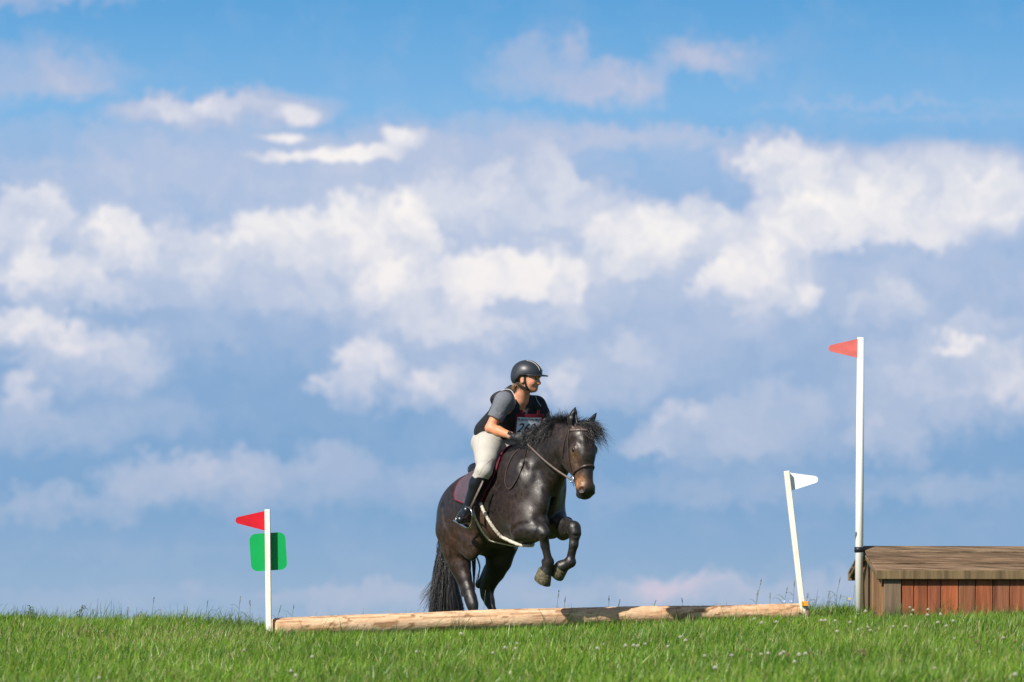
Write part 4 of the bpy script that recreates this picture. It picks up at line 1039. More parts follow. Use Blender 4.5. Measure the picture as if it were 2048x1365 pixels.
# eyes and lids
M['eye'] = mat('horse_eye', (.012, .007, .005), .08, .6); M['skin'] = mat('dark_skin', (.012, .011, .012), .5, .5)
for sg in (-1, 1):
    c0 = hd(.036, .087 * sg, .188); a, b2 = np.meshgrid(np.linspace(0, math.pi, 13), np.linspace(0, 2 * math.pi, 20, endpoint=False), indexing='ij')
    v = c0 + .0255 * (np.sin(a)[..., None] * np.cos(b2)[..., None] * hu + np.sin(a)[..., None] * np.sin(b2)[..., None] * hw + np.cos(a)[..., None] * hl)
    q = V([[i * 20 + j, i * 20 + (j + 1) % 20, (i + 1) * 20 + (j + 1) % 20, (i + 1) * 20 + j] for i in range(12) for j in range(20)])
    mesh('eye', v.reshape(-1, 3), q, M['eye'], horse)
# ---- hair
def hair_set(roots, dirs, lens, droop, jit, rad, K=8, wave=.0, grav=(0, 0, -1), clump=0):
    n = len(roots)
    if clump:                                   # locks: neighbouring hairs share direction, length and droop
        kd = unit(rng.normal(size=3)); pr_ = roots @ V([1.0, -.6, .5]); order = np.argsort(pr_ + rng.normal(0, .01, n)); cid = np.zeros(n, int); cid[order] = np.arange(n) * clump // n
        dirs = unit(dirs) + rng.normal(size=(clump, 3))[cid] * .22; lens = lens * rng.uniform(.72, 1.25, clump)[cid]; droop = droop * .3 + droop.mean() * rng.uniform(.3, 1.3, clump)[cid] * .7
    t = np.linspace(0, 1, K)[None, :, None]
    d = unit(dirs + rng.normal(size=(n, 3)) * jit); g_ = V(grav, float)
    L = lens[:, None, None]
    ph = rng.uniform(0, 6.28, (n, 1, 3)); wv_ = wave * np.sin(t * 5 + ph) * t
    p = roots[:, None] + d[:, None] * L * t + g_ * L * droop[:, None, None] * t ** 2 + wv_ * L
    r = rad * (1 - .85 * t[..., 0] ** 1.5) * rng.uniform(.7, 1.2, (n, 1))
    return strands(p, r)
# mane along the crest, blown up and back
crest = spline([H(1053, 888), H(1068, 872), H(1085, 857), H(1104, 848), H(1125, 845), H(1146, 848), H(1163, 855)], 200)
n = 6500; i = rng.integers(22, 200, n); u_ = i / 200
roots = crest[i] + T * rng.normal(0, .018, (n, 1)) - U * .028
tn = unit(np.gradient(crest, axis=0))[i]
dirs = U * .75 + tn * (.55 + .25 * np.sin(u_ * 9))[:, None] - T * rng.normal(.1, .32, (n, 1)) + V([.30, 0, 0])
ln_ = (.105 + .035 * np.sin(u_ * 4.2) + .03 * u_ + .018 * np.sin(u_ * 31)) * rng.uniform(.45, 1.25, n) * np.interp(u_, [0, .2, .45, 1], [.35, .42, .9, 1.1])
m1 = hair_set(roots, dirs, ln_, rng.uniform(.1, .65, n), .10, .0015, wave=.08, clump=170)
# lower mane falling on the near side beside the rider's hands
n = 1500; i = rng.integers(60, 130, n)
roots = crest[i] - T * .02 + U * -.03
m2 = hair_set(roots, -T * .9 + U * .25 - F * .3 + rng.normal(size=(n, 3)) * .2, rng.uniform(.08, .19, n), rng.uniform(.5, 1.1, n), .1, .0016, wave=.08, clump=60)
mesh('mane', *join([m1, m2]), M['hair'], horse)
# forelock blown to the far side
n = 850
roots = hd(.0, 0, -.03) + rng.normal(0, .02, (n, 1)) * hu + rng.normal(.02, .035, (n, 1)) * hl
tgt = np.where(rng.uniform(0, 1, (n, 1)) < .6, hd(.16, .10, .17) - roots, hd(.14, .15, .07) - roots)
f1_ = hair_set(roots + hu * .04, unit(tgt) + hu * .15 + hl * .1, np.linalg.norm(tgt, axis=1) * rng.uniform(.3, .92, n), rng.uniform(.1, .5, n), .12, .0013, wave=.12, clump=60)
n = 300; roots = hd(-.01, .03, -.035) + rng.normal(0, .02, (n, 1)) * hu + rng.normal(.01, .035, (n, 1)) * hl
f2_ = hair_set(roots, U * .25 + hl * .7 + hu * .45, rng.uniform(.04, .10, n), rng.uniform(.1, .5, n), .12, .0014, wave=.1, clump=26)
mesh('forelock', *join([f1_, f2_]), M['hair'], horse)
# tail
dock = H(880, 1050, 0) - F * .05
n = 2900; K = 14; t = np.linspace(0, 1, K)
cl = rng.integers(0, 34, n); cg = np.random.default_rng(3)
cx_ = cg.uniform(858, 928, 34); cx_[:8] = cg.uniform(858, 885, 8); ends_y = cg.uniform(1212, 1245, 34); bow = cg.uniform(-6, 6, 34)
P0 = H(888, 1075, .0); paths = np.zeros((n, K, 3))
Yt = P0[1] + .08
for k in range(n):
    c_ = cl[k]; ex = cx_[c_] + rng.normal(0, 2.0); ey = ends_y[c_] + rng.normal(0, 8)
    wild = rng.uniform() < .028
    if wild: ex = rng.uniform(836, 862); ey = rng.uniform(1185, 1225)
    x0, y0 = rng.normal(893, 6), rng.uniform(1070, 1105)
    px = x0 + (ex - x0) * (t ** .95 if not wild else t ** 1.9) + bow[c_] * np.sin(t * math.pi) + (3.0 * np.sin(t * 9 + c_) * t if wild else 1.2 * np.sin(t * 7 + c_) * t)
    py = y0 + (ey - y0) * t
    Yk = Yt + rng.normal(0, .05) * (.5 + t) + .03 * np.sin(c_) * t
    paths[k] = np.stack([(px - CX) / FPX * Yk, Yk, (CY - py) / FPX * Yk], -1)
r_t = .0021 * (1 - .7 * t[None] ** 2) * rng.uniform(.6, 1.3, (n, 1))
root_ = glob(-.66, 0, .985) + rng.normal(0, .012, (n, 3)); bulge = glob(-.80, 0, .93) + rng.normal(0, .014, (n, 3))
pre = np.stack([root_, root_ * .4 + bulge * .6 + U * .03, bulge * .6 + paths[:, 0] * .4], 1); paths = np.concatenate([pre, paths], 1)
r_t = np.concatenate([np.repeat(r_t[:, :1], 3, 1), r_t], 1)
ts = [strands(paths, r_t)]
# a few locks seen between the hind legs
n2 = 70; pp = np.zeros((n2, K, 3))
for k in range(n2):
    sel = k % 2 if k % 5 else 2
    a_ = [(944, 1100, 949, 1180), (950, 1105, 946, 1176), (952, 1112, 951, 1165)][sel]
    px = a_[0] + (a_[2] - a_[0]) * t + [0, 1, 8][sel] * np.sin(t * 3.0) + rng.normal(0, 1.0); py = a_[1] + (a_[3] - a_[1] + rng.normal(0, 5)) * t
    Yk = Yt - .05; pp[k] = np.stack([(px - CX) / FPX * Yk, np.full(K, Yk), (CY - py) / FPX * Yk], -1)
ts.append(strands(pp, .002 * (1 - .6 * t[None] ** 2) * np.ones((n2, 1))))
ts.append(tube(spline([glob(-.62, 0, .99), glob(-.76, 0, .96), glob(-.82, 0, .82), H(890, 1100, 0)], 8), V([.03, .034, .034, .030, .026, .02, .014, .006]), 10))
mesh('tail', *join(ts), M['hair'], horse)

# ------------------------------------------------------------------ tack helpers: strips laid on the horse's surface
def onbody(px, py, off=.0, t_guess=None):
    d = unit(P(px, py, 1.0)); r = hb.ray_cast(Vector((0, 0, 0)), Vector(d), 60)
    if r[0] is None: return None
    return V(r[0][:]) + V(r[1][:]) * 0 - d * off


def project(p, cpt, off):
    """push p onto the skin along the ray towards axis point cpt"""
    d = unit(cpt - p); o_ = cpt - d * 1.2; r = hb.ray_cast(Vector(o_), Vector(d), 1.3)
    return (V(r[0][:]) if r[0] is not None else p) - d * off


def mirror(p):
    q = loc(p); return glob(q[0], -q[1], q[2])


def sheet(A, th, m_, name, parent, nrm=None, edge=None, emat=None, ename='piping', er=.006, smooth=True):
    """thick cloth from a grid of points (r,c,3)"""
    A = V(A); r_, c_, _ = A.shape
    du = np.gradient(A, axis=0); dv = np.gradient(A, axis=1); n_ = unit(np.cross(du, dv))
    ctr = V([HOX, HOY, .85]); s = np.sign(((A - ctr) * n_).sum(-1).mean()); n_ = n_ * (s if s else 1)
    top, bot = A + n_ * th, A - n_ * .002
    v = np.vstack([top.reshape(-1, 3), bot.reshape(-1, 3)]); N = r_ * c_
    i, j = np.meshgrid(np.arange(r_ - 1), np.arange(c_ - 1), indexing='ij'); k = (i * c_ + j).ravel()
    q = np.stack([k, k + 1, k + 1 + c_, k + c_], -1); q2 = q[:, ::-1] + N
    bd = [x for x in range(c_)] + [x * c_ + c_ - 1 for x in range(1, r_)] + [(r_ - 1) * c_ + x for x in range(c_ - 2, -1, -1)] + [x * c_ for x in range(r_ - 2, 0, -1)]
    bd = V(bd); q3 = np.stack([bd, np.roll(bd, -1), np.roll(bd, -1) + N, bd + N], -1)
    o = mesh(name, v, [np.vstack([q, q2, q3])], m_, parent, smooth=smooth)
    if edge is not None:
        path = (A + n_ * th * .5).reshape(-1, 3)[bd]
        mesh(ename, *tube(path, er, 8, closed=True), emat, o)
    return o


M['leather'] = mat('brown_leather', (.045, .028, .022), .45, .5, noise=(40, .2)); M['bleather'] = mat('black_leather', (.010, .010, .013), .32, .55, noise=(30, .2), bump=(14, .35))
M['rein'] = mat('rein_leather', (.13, .095, .085), .5, .5, noise=(40, .25)); M['padc'] = mat('quilted_pad', (.09, .065, .085), .85, .1, noise=(120, .5), bump=(110, .9))
M['burg'] = mat('burgundy_binding', (.13, .008, .024), .7, .3); M['fleece'] = mat('white_fleece', (.62, .57, .48), .9, .1, noise=(60, .25), bump=(90, 1.0))
M['girth'] = mat('brown_girth', (.085, .05, .035), .7, .2, noise=(50, .3)); M['steel'] = mat('steel', (.62, .62, .64), .22, .5, 1.0); M['rubber'] = mat('stirrup_tread', (.02, .02, .022), .7)
AXC = lambda s: glob(s, 0, float(np.interp(s, [-.5, 0, .4], [.78, .9, .98])))
# girth: brown band with two fleece edges, all the way round under the belly
ga = [(950, 1019), (956, 1037), (967, 1058), (982, 1077)]
gb_ = [(964, 1007), (974, 1029), (989, 1053), (1005, 1072)]
def gline(px_, off, sb):
    L = [loc(onbody(x, y, 0)) for x, y in px_]; L = spline(L, 24)
    out_ = [project(glob(*q), glob(q[0], 0, .90), off) for q in L]
    q0 = loc(out_[-1]); ang0 = math.atan2(q0[2] - .90, q0[1])
    for k in range(1, 10):
        f_ = k / 10; a_ = ang0 + (-math.pi / 2 - ang0) * f_; c = glob(q0[0] + (sb - q0[0]) * f_, 0, .90)
        p = c + T * math.cos(a_) * .8 + U * math.sin(a_) * .8; out_.append(project(p, c, off))
    return spline(out_ + [mirror(p) for p in out_[::-1]], 90)
ea = gline(ga, .016, loc(H(1036, 1108))[0]); eb = gline(gb_, .014, loc(H(1062, 1100))[0])
girth = empty('girth', ea[45], 'brown girth with two white fleece edges under the belly of the horse', 'girth')
sheet(np.stack([ea * (1 - w) + eb * w for w in np.linspace(.0, 1, 6)], 0), .006, M['girth'], 'girth_band', girth)
for e_ in (ea, eb):
    k_ = np.arange(len(e_)); mesh('fleece_edge', *tube(e_, .0138 + .0015 * np.sin(k_ * 2.3), 10, flat=None), M['fleece'], girth)
mesh('ring', *tube([ea[44] + U * -.018 + F * .013 * math.cos(a_) * 1 + U * .013 * math.sin(a_) for a_ in np.linspace(0, 2 * math.pi, 14)[:-1]], .002, 6, closed=True), M['steel'], girth)

# saddle pad
rear = [(938, 953), (925, 961), (916, 975), (912, 990), (914, 1001)]
fron = [(1004, 912), (998, 930), (991, 952), (977, 980), (963, 1008)]
rs, fs = spline(V([(*p, 0) for p in rear]), 22)[:, :2], spline(V([(*p, 0) for p in fron]), 22)[:, :2]
R = []
for k in range(22):
    row = []
    f_ = k / 21
    for j in range(26):
        w = j / 25; x, y = rs[k] * (1 - w) + fs[k] * w
        y += (4 - 14 * (1 - f_)) * math.sin(math.pi * w) * (1 if f_ > .2 else 1)
        p = onbody(x, y, 0)
        if p is None: p = row[-1] if row else H(x, y, -.1)
        row.append(p)
    R.append(row)
R = V(R)
for _ in range(2):       # smooth the cloth
    R[1:-1] = (R[1:-1] * 2 + R[:-2] + R[2:]) / 4; R[:, 1:-1] = (R[:, 1:-1] * 2 + R[:, :-2] + R[:, 2:]) / 4
def outw(A, d):
    q = A - V([HOX, HOY, .88]); lat = q @ T; n_ = T[None, None] * lat[..., None] + U * (q[..., 2:3] * .6); return A + unit(n_) * d
R = outw(R, .010)
spine = []
for j in range(26):
    q = loc(R[0, j]); spine.append(q)
pad = empty('saddle_pad', R[0, 12], 'mottled plum saddle pad with burgundy binding under the saddle', 'saddle pad')
Rm = V([[mirror(p) for p in row] for row in R])
# cloth bridge over the spine between both sides
br = []
for w in np.linspace(0, 1, 9):
    row = R[0] * (1 - w) + Rm[0] * w; br.append([project(row[j] + U * .15, AXC(spine[j][0]), .012) for j in range(26)])
full = np.concatenate([R[::-1][:-1], V(br), Rm[1:]], 0)
sheet(full, .010, M['padc'], 'pad_cloth', pad, edge=1, emat=M['burg'], ename='binding', er=.0075)

# saddle: seat, flaps, stirrups
sad = empty('saddle', H(975, 925, 0), 'dark leather saddle with steel stirrup irons beneath the rider', 'saddle')
Sd = Field(H(975, 925, 0) - V([.45, .5, .3]), H(975, 925, 0) + V([.45, .5, .3]), .009)
c0, c1_, c2_, c3_ = H(955, 938, 0), H(962, 943, 0), H(980, 930, 0), H(1003, 912, 0)
Sd.cone(c0 - U * .02, c0 + U * .02, .045, .028, .02, T, 1.7); Sd.cone(c0, c1_, .045, .05, .03, T, 2.0); Sd.cone(c1_, c2_, .05, .045, .03, T, 2.0); Sd.cone(c2_, c3_, .045, .04, .03, T, 1.4)
Sd.ell(c3_ + U * .01, V([F, T, U]), (.05, .07, .05), .03)
mesh('seat', *Sd.nets(2), M['bleather'], sad)
fr_ = [(953, 950), (948, 968), (950, 990), (958, 1000)]; ff_ = [(1004, 914), (994, 935), (982, 960), (972, 985)]
ra, fa_ = spline(V([(*p, 0) for p in fr_]), 16)[:, :2], spline(V([(*p, 0) for p in ff_]), 16)[:, :2]
R2 = []
for k in range(16):
    row = []
    for j in range(14):
        w = j / 13; x, y = ra[k] * (1 - w) + fa_[k] * w; p = onbody(x, y, 0); row.append(p if p is not None else row[-1])
    R2.append(row)
R2 = V(R2)
for _ in range(3):
    R2[1:-1] = (R2[1:-1] * 2 + R2[:-2] + R2[2:]) / 4; R2[:, 1:-1] = (R2[:, 1:-1] * 2 + R2[:, :-2] + R2[:, 2:]) / 4
R2 = outw(R2, .030)
for side_ in (0, 1):
    A = R2 if side_ == 0 else V([[mirror(p) for p in row] for row in R2])
    fo = sheet(A, .007, M['bleather'], 'flap', sad)
    # knee roll edge
    pth = A[:, -1] if side_ == 0 else A[:, -1]
    o2 = outw(A[None, :, -2], .010)[0]
    mesh('knee_roll', *tube(o2[:13], .011, 8), M['leather'], fo)
def side_pt(px, py, t): return H(px, py, t)
for side_ in (0, 1):
    f_ = (lambda p: p) if side_ == 0 else mirror
    top = f_(side_pt(966, 962, -.39)); bot = f_(side_pt(941, 1016, -.43))
    lt = mesh('stirrup_leather', *tube([top, top * .5 + bot * .5 , bot], .013, 6, flat=(T, .22)), M['rein'], sad)
    ctr = side_pt(938, 1016, -.43); l_, r_p = side_pt(911, 1041, -.44), side_pt(938, 1056, -.42)
    m_ = (l_ + r_p) / 2; wv2 = (r_p - l_) / 2; up_ = ctr - m_; arch = []
    for a_ in np.linspace(-.12, math.pi + .12, 17): arch.append(f_(m_ + wv2 * -math.cos(a_) * (1.0 + .10 * math.sin(a_)) + up_ * max(math.sin(a_), -.1)))
    mesh('stirrup_iron', *tube(V(arch), .0055, 8), M['steel'], sad)
    cc = f_(m_); ax_ = unit(f_(r_p) - f_(l_)); dd_ = unit(np.cross(ax_, U)); nn = np.cross(dd_, ax_)
    mesh('tread', *box(cc, ax_, dd_, nn, np.linalg.norm(wv2) * 1.0, .026, .007, .002), M['steel'], sad, smooth=False)

# bridle
bri = empty('bridle', hd(0, 0, 0), 'brown leather bridle with a full cheek ring bit on the head of the horse', 'bridle')
def hring(w0, kk, v_lo, v_hi, off=.006, n=24, c_u=.0):
    out_ = []
    for a_ in np.linspace(v_lo, v_hi, n):
        c = hd(c_u, 0, w0 + kk * c_u); d = math.cos(a_) * hu + math.sin(a_) * hl; d = unit(d + hw * kk * math.cos(a_))
        r = hb.ray_cast(Vector(c + d * .4), Vector(-d), .4); p = V(r[0][:]) if r[0] is not None else c + d * .1
        out_.append(p + d * off)
    return V(out_)
def strap(path, w, name, m_=None, th=.3, nrm=None, par=None):
    path = V(path); c = path.mean(0); k = np.arange(len(path))
    sm = path.copy(); sm[1:-1] = (path[:-2] + 2 * path[1:-1] + path[2:]) / 4
    nn = unit(sm - (nrm if nrm is not None else c)); return mesh(name, *tube(sm, w, 8, flat=(nn, th)), m_ or M['leather'], par or bri)
nb_ = hring(.345, -.28, -2.15, 2.15, .008, 30, -.02); strap(nb_, .0105, 'noseband', M['leather'], .5, hd(-.02, 0, .35))
bb = hring(.02, .15, -1.5, 1.5, .008, 26, -.01); strap(bb, .0095, 'browband', M['rein'], .5, hd(-.01, 0, .02))
for sg in (-1, 1):
    pth = []
    for w in np.linspace(.0, .385, 16):
        u0 = -.045 - .02 * w / .4; o_ = hd(u0, .4 * sg, w); r = hb.ray_cast(Vector(o_), Vector(-hl * sg), .4)
        pth.append((V(r[0][:]) if r[0] is not None else hd(u0, .08 * sg, w)) + hl * sg * .006)
    strap(pth, .0095, 'cheekpiece', None, .4, hd(-.03, 0, .2))
    pth = []
    for (uu0, ww) in [(-.04, -.01), (-.075, .03), (-.11, .09), (-.14, .16), (-.165, .22)]:
        o_ = hd(uu0, .4 * sg, ww); r = hb.ray_cast(Vector(o_), Vector(-hl * sg), .4); pth.append((V(r[0][:]) if r[0] is not None else hd(uu0, .08 * sg, ww)) + hl * sg * .006)
    strap(spline(pth, 12), .007, 'throatlatch', None, .4, hd(-.1, 0, .1))
    rc = hd(-.075, .068 * sg, .405); Rr = .026
    mesh('bit_ring', *tube([rc + hu * Rr * math.cos(a_) + hw * Rr * math.sin(a_) for a_ in np.linspace(0, 2 * math.pi, 18)[:-1]], .0035, 6, closed=True), M['steel'], bri)
    mesh('bit_bar', *tube([rc + hw * -.05 + hu * .02, rc + hu * .022, rc + hw * .055 + hu * .02], .003, 6), M['steel'], bri)
pth = [hd(-.035, .095 * a_, -.005 - .045 * (1 - abs(a_) ** 2)) - hu * .02 * (1 - abs(a_)) for a_ in np.linspace(-1, 1, 11)]; strap(pth, .010, 'headpiece', None, .4, hd(-.04, 0, .1))
# ------------------------------------------------------------------ rider
M['face'] = mat('rider_skin', attr='tint', rough=.5, spec=.35, noise=(40, .08), bump=(60, .15)); M['face'].node_tree.nodes['Principled BSDF'].inputs['Subsurface Weight'].default_value = .06  # the rider's own skin colour from the tint attribute, slightly mottled
M['shirt'] = mat('grey_shirt', (.125, .135, .16), .75, .25, noise=(30, .15), bump=(11, .6, (1, 1, 1)))
M['vest'] = mat('black_vest', (.014, .014, .018), .7, .3, noise=(30, .3), bump=(14, 1.0, (1, 1, 2)))
M['breech'] = mat('cream_breeches', (.41, .395, .36), .75, .25, noise=(8, .05), bump=(7, .7, (1, 1, .6)))
M['boot'] = mat('black_boot', (.008, .009, .013), .30, .55, bump=(12, .5, (1, 1, .5)))
M['helmet'] = mat('matte_helmet', (.022, .026, .034), .42, .5, noise=(80, .1)); M['trim'] = mat('silver_piping', (.45, .44, .42), .4, .5)
M['glove'] = mat('black_glove', (.010, .011, .014), .55, .4, bump=(50, .4)); M['bib'] = mat('number_bib', (.56, .68, .76), .55, .3, noise=(10, .04)); M['ink'] = mat('bib_ink', (.012, .02, .035), .5)
M['blond'] = mat('blond_hair', (.34, .20, .09), .5, .4)
rider = empty('person', H(968, 900, 0), 'rider in grey shirt, black safety vest, cream breeches and dark helmet leaning over the horse', 'person')
hr = .0065
RB = Field([-.60, 31.5, .55], [.55, 33.3, 2.25], hr)
# torso frame: spine runs from the pelvis forward and up
pel, wai, che, nek = H(986, 886, 0), H(992, 855, 0), H(1026, 824, 0), H(1043, 798, 0)
sp_ = unit(che - pel); sf = unit(np.cross(T, sp_));                      # sf: chest normal direction (front)
if sf @ F < 0: sf = -sf
TX = V([sf, T, sp_])
shR, shL = H(1008, 803, -.175), H(1072, 812, .175)
elR, wrR = H(980, 857, -.285), H(1028, 874, -.20)
haR = H(1046, 880, -.175)
elL, wrL = mirror(elR) + V([0, 0, -.02]), mirror(wrR); haL = mirror(haR) + F * .03
kneR, kneL = H(968, 941, -.335), mirror(H(968, 941, -.335))
hipR, hipL = H(979, 893, -.11), mirror(H(979, 893, -.11))
ankR = H(934, 1019, -.40); ankL = mirror(ankR)
# skin body: one surface (mostly under clothes)
def body_core(Fd, g_=0.0, parts=('torso', 'neck', 'armR', 'armL', 'legR', 'legL')):
    if 'torso' in parts:
        Fd.ell(pel + U * .0, TX, (.13 + g_, .165 + g_, .13 + g_), .06); Fd.ell(wai, TX, (.112 + g_, .145 + g_, .13 + g_), .07)
        Fd.ell(che, TX, (.125 + g_, .17 + g_, .15 + g_), .07)
        Fd.cone(che + sp_ * .06 - T * .09, shR, .09 + g_, .062 + g_, .05); Fd.cone(che + sp_ * .06 + T * .09, shL, .09 + g_, .062 + g_, .05)
    if 'neck' in parts: Fd.cone(nek - sp_ * .04, H(1050, 775, 0), .058 + g_, .046 + g_, .03)
    if 'armR' in parts: Fd.cone(shR, elR, .055 + g_, .040 + g_, .03); Fd.cone(elR, elR * .65 + wrR * .35, .037 + g_, .040 + g_, .02); Fd.cone(elR * .65 + wrR * .35, wrR, .040 + g_, .026 + g_, .02)
    if 'armL' in parts: Fd.cone(shL, elL, .058 + g_, .042 + g_, .03); Fd.cone(elL, elL * .6 + wrL * .4, .042 + g_, .043 + g_, .02); Fd.cone(elL * .6 + wrL * .4, wrL, .043 + g_, .027 + g_, .02)
    for sd_, hp_, kn_, ak_ in (('legR', hipR, kneR, ankR), ('legL', hipL, kneL, ankL)):
        if sd_ in parts:
            Fd.cone(hp_, hp_ * .45 + kn_ * .55, .108 + g_, .073 + g_, .05); Fd.cone(hp_ * .45 + kn_ * .55, kn_, .073 + g_, .052 + g_, .03)
            m_ = kn_ * .66 + ak_ * .34 - F * .02; Fd.cone(kn_, m_, .055 + g_, .050 + g_, .03); Fd.cone(m_, ak_, .050 + g_, .030 + g_, .03)
body_core(RB)
# head: looks along the picture's right, slightly towards the camera
ps = math.radians(24); qf = V([math.cos(ps), -math.sin(ps), 0]); ql = V([math.sin(ps), math.cos(ps), 0]); td = math.radians(4)
qf2 = qf * math.cos(td) - U * math.sin(td); qu = U * math.cos(td) + qf * math.sin(td)
HC = H(1055, 757, 0)
def rh(f, l, u): return HC + qf2 * f + ql * l + qu * u
QA = V([qf2, ql, qu])
def re_(c, r, k=.02, mode='add'): RB.ell(rh(*c), QA, r, k, mode)
def rc_(a, c, ra, rb, k=.015, mode='add', fl=1.0): RB.cone(rh(*a), rh(*c), ra, rb, k, ql, fl, mode)
re_((0, 0, .02), (.098, .077, .10)); re_((.036, 0, -.03), (.056, .056, .070), .04); re_((.066, 0, -.088), (.024, .026, .022), .03)
re_((.025, 0, -.068), (.048, .050, .030), .03)
rc_((.088, 0, -.002), (.109, 0, -.034), .009, .0135, .012); rc_((.104, -.012, -.036), (.104, .012, -.036), .008, .008, .01)
re_((.090, 0, .018), (.018, .05, .010), .015); re_((.083, 0, -.060), (.014, .024, .009), .008); re_((.081, 0, -.075), (.014, .022, .009), .008)
rc_((.096, -.012, -.067), (.096, .012, -.067), .004, .004, .004, 'sub')
for sg in (-1, 1): rc_((.095, .012 * sg, -.067), (.082, .033 * sg, -.058), .004, .003, .004, 'sub')
for sg in (-1, 1):
    re_((.083, .031 * sg, .0), (.014, .017, .010), .010, 'sub'); re_((.058, .045 * sg, -.035), (.028, .022, .025), .02)
    re_((-.012, .076 * sg, -.018), (.019, .010, .030), .008); re_((-.008, .086 * sg, -.016), (.010, .006, .018), .005, 'sub')
RB.cone(rh(-.025, 0, -.06), nek, .047, .055, .03)
rv, rf = RB.nets(1)
nz = vnoise(rv[:, 0] * 60, rv[:, 2] * 60 + rv[:, 1] * 40, 4)
c = V([.55, .26, .16])[None] * (.88 + .24 * nz[:, None])
A_f = (rv - HC) @ qf2; A_l = (rv - HC) @ ql; A_u = (rv - HC) @ qu
c = blend2 = c
def bl3(c, col, m): m = np.clip(m, 0, 1)[:, None]; return c * (1 - m) + V(col) * m
c = bl3(c, V([.50, .17, .12]), .7 * np.exp(-((A_f - .06) ** 2 + (A_u + .035) ** 2 + (np.abs(A_l) - .055) ** 2) / .025 ** 2))
c = bl3(c, V([.42, .11, .10]), np.exp(-((A_f - .09) ** 2 / .02 ** 2 + (A_u + .066) ** 2 / .008 ** 2 + A_l ** 2 / .024 ** 2)))
armd = np.abs((rv - elR) @ unit(np.cross(elR - shR, wrR - elR))); c = bl3(c, V([.58, .235, .125]), (A_u < -.25) * 1.0)
mesh('body', rv, rf, M['face'], rider, attrs={'tint': c})
# eyes, teeth, brows
M['eyew'] = mat('eye_white', (.7, .68, .64), .2); M['iris'] = mat('iris', (.03, .02, .015), .15); M['brow'] = mat('brow_hair', (.16, .09, .05), .7); M['teeth'] = mat('teeth', (.75, .7, .62), .25)
def ball(c0, r, A=None, n=10):
    a, b2 = np.meshgrid(np.linspace(0, math.pi, n), np.linspace(0, 2 * math.pi, 2 * n, endpoint=False), indexing='ij'); r = V([r, r, r]) if np.isscalar(r) else V(r)
    A = QA if A is None else A; L = np.stack([np.sin(a) * np.cos(b2) * r[0], np.sin(a) * np.sin(b2) * r[1], np.cos(a) * r[2]], -1) @ A
    return (c0 + L).reshape(-1, 3), V([[i * 2 * n + j, i * 2 * n + (j + 1) % (2 * n), (i + 1) * 2 * n + (j + 1) % (2 * n), (i + 1) * 2 * n + j] for i in range(n - 1) for j in range(2 * n)])
for sg in (-1, 1):
    eo = mesh('eye', *ball(rh(.0725, .031 * sg, .0), .0115), M['eyew'], rider); mesh('iris', *ball(rh(.0805, .031 * sg, .0), (.0045, .0068, .0068)), M['iris'], eo)
    mesh('eyebrow', *tube([rh(.089, .016 * sg, .017), rh(.086, .034 * sg, .022), rh(.072, .052 * sg, .016)], [.002, .003, .0015], 6), M['brow'], rider)
mesh('teeth', *ball(rh(.0875, 0, -.0655), (.006, .017, .0035)), M['teeth'], rider)
# hair under the helmet at nape and temple
n = 200; ro = V([rh(-.055 + a, -.062 + abs(a) * .2, -.025 + b2) for a, b2 in zip(rng.uniform(-.03, .045, n), rng.uniform(-.02, .03, n))])
h1 = hair_set(ro, -U * 1.0 - qf * .55 - ql * .25, rng.uniform(.02, .045, n), rng.uniform(0, .3, n), .2, .0014, K=5)
n = 240; ro = V([rh(-.085 + a * .3, a, -.05 + b2) for a, b2 in zip(rng.uniform(-.05, .05, n), rng.uniform(-.02, .02, n))])
h2 = hair_set(ro, -U * 1.0 - qf * .35, rng.uniform(.02, .045, n), rng.uniform(0, .3, n), .25, .0016, K=5)
mesh('hair', *join([h1, h2]), M['blond'], rider)


def shell(name, m_, fn, cut=(), parent=rider, h=.0075, lo=None, hi=None, sm=2, attrs=None):
    Fd = Field([-.60, 31.5, .25] if lo is None else lo, [.60, 33.4, 2.1] if hi is None else hi, h); fn(Fd)
    for p, n_ in cut: Fd.half(p, n_)
    v, f = Fd.nets(sm); return mesh(name, v, f, m_, parent)
# shirt: torso and both short sleeves
ad = unit(elR - shR); adL = unit(elL - shL)
def sleeveR(Fd):
    mid = shR * .32 + elR * .68
    Fd.cone(che + sp_ * .07 - T * .08, shR, .085, .074, .04); Fd.cone(shR, mid, .076, .066, .03)
    ax = unit(np.cross(ad, sf))
    for f_, a_ in ((.40, .2),):       # folds
        p = shR * (1 - f_) + mid * f_; Fd.cone(p + ax * .085 - T * .06, p - ax * .02 + sf * .085 - T * .05 - ad * .03, .003, .004, .02, mode='sub')
shell('shirt_sleeve', M['shirt'], sleeveR, [(shR * .34 + elR * .66, ad), (che - T * .06, T)])
def sleeveL(Fd):
    mid = shL * .32 + elL * .68; Fd.cone(che + sp_ * .07 + T * .08, shL, .085, .074, .04); Fd.cone(shL, mid, .076, .064, .03)
shell('shirt_sleeve', M['shirt'], sleeveL, [(shL * .34 + elL * .66, adL), (che + T * .06, -T)])
def tailf(Fd):
    Fd.ell(wai - sp_ * .05, TX, (.142, .175, .14), .05); Fd.ell(pel + sp_ * .04 + sf * .03, TX, (.14, .185, .10), .05)
shell('shirt_hem', M['shirt'], tailf, [(H(968, 862, -.1), -(U * .8 + F * .42)), (che, sp_), (wai + sf * .05, -sf)])
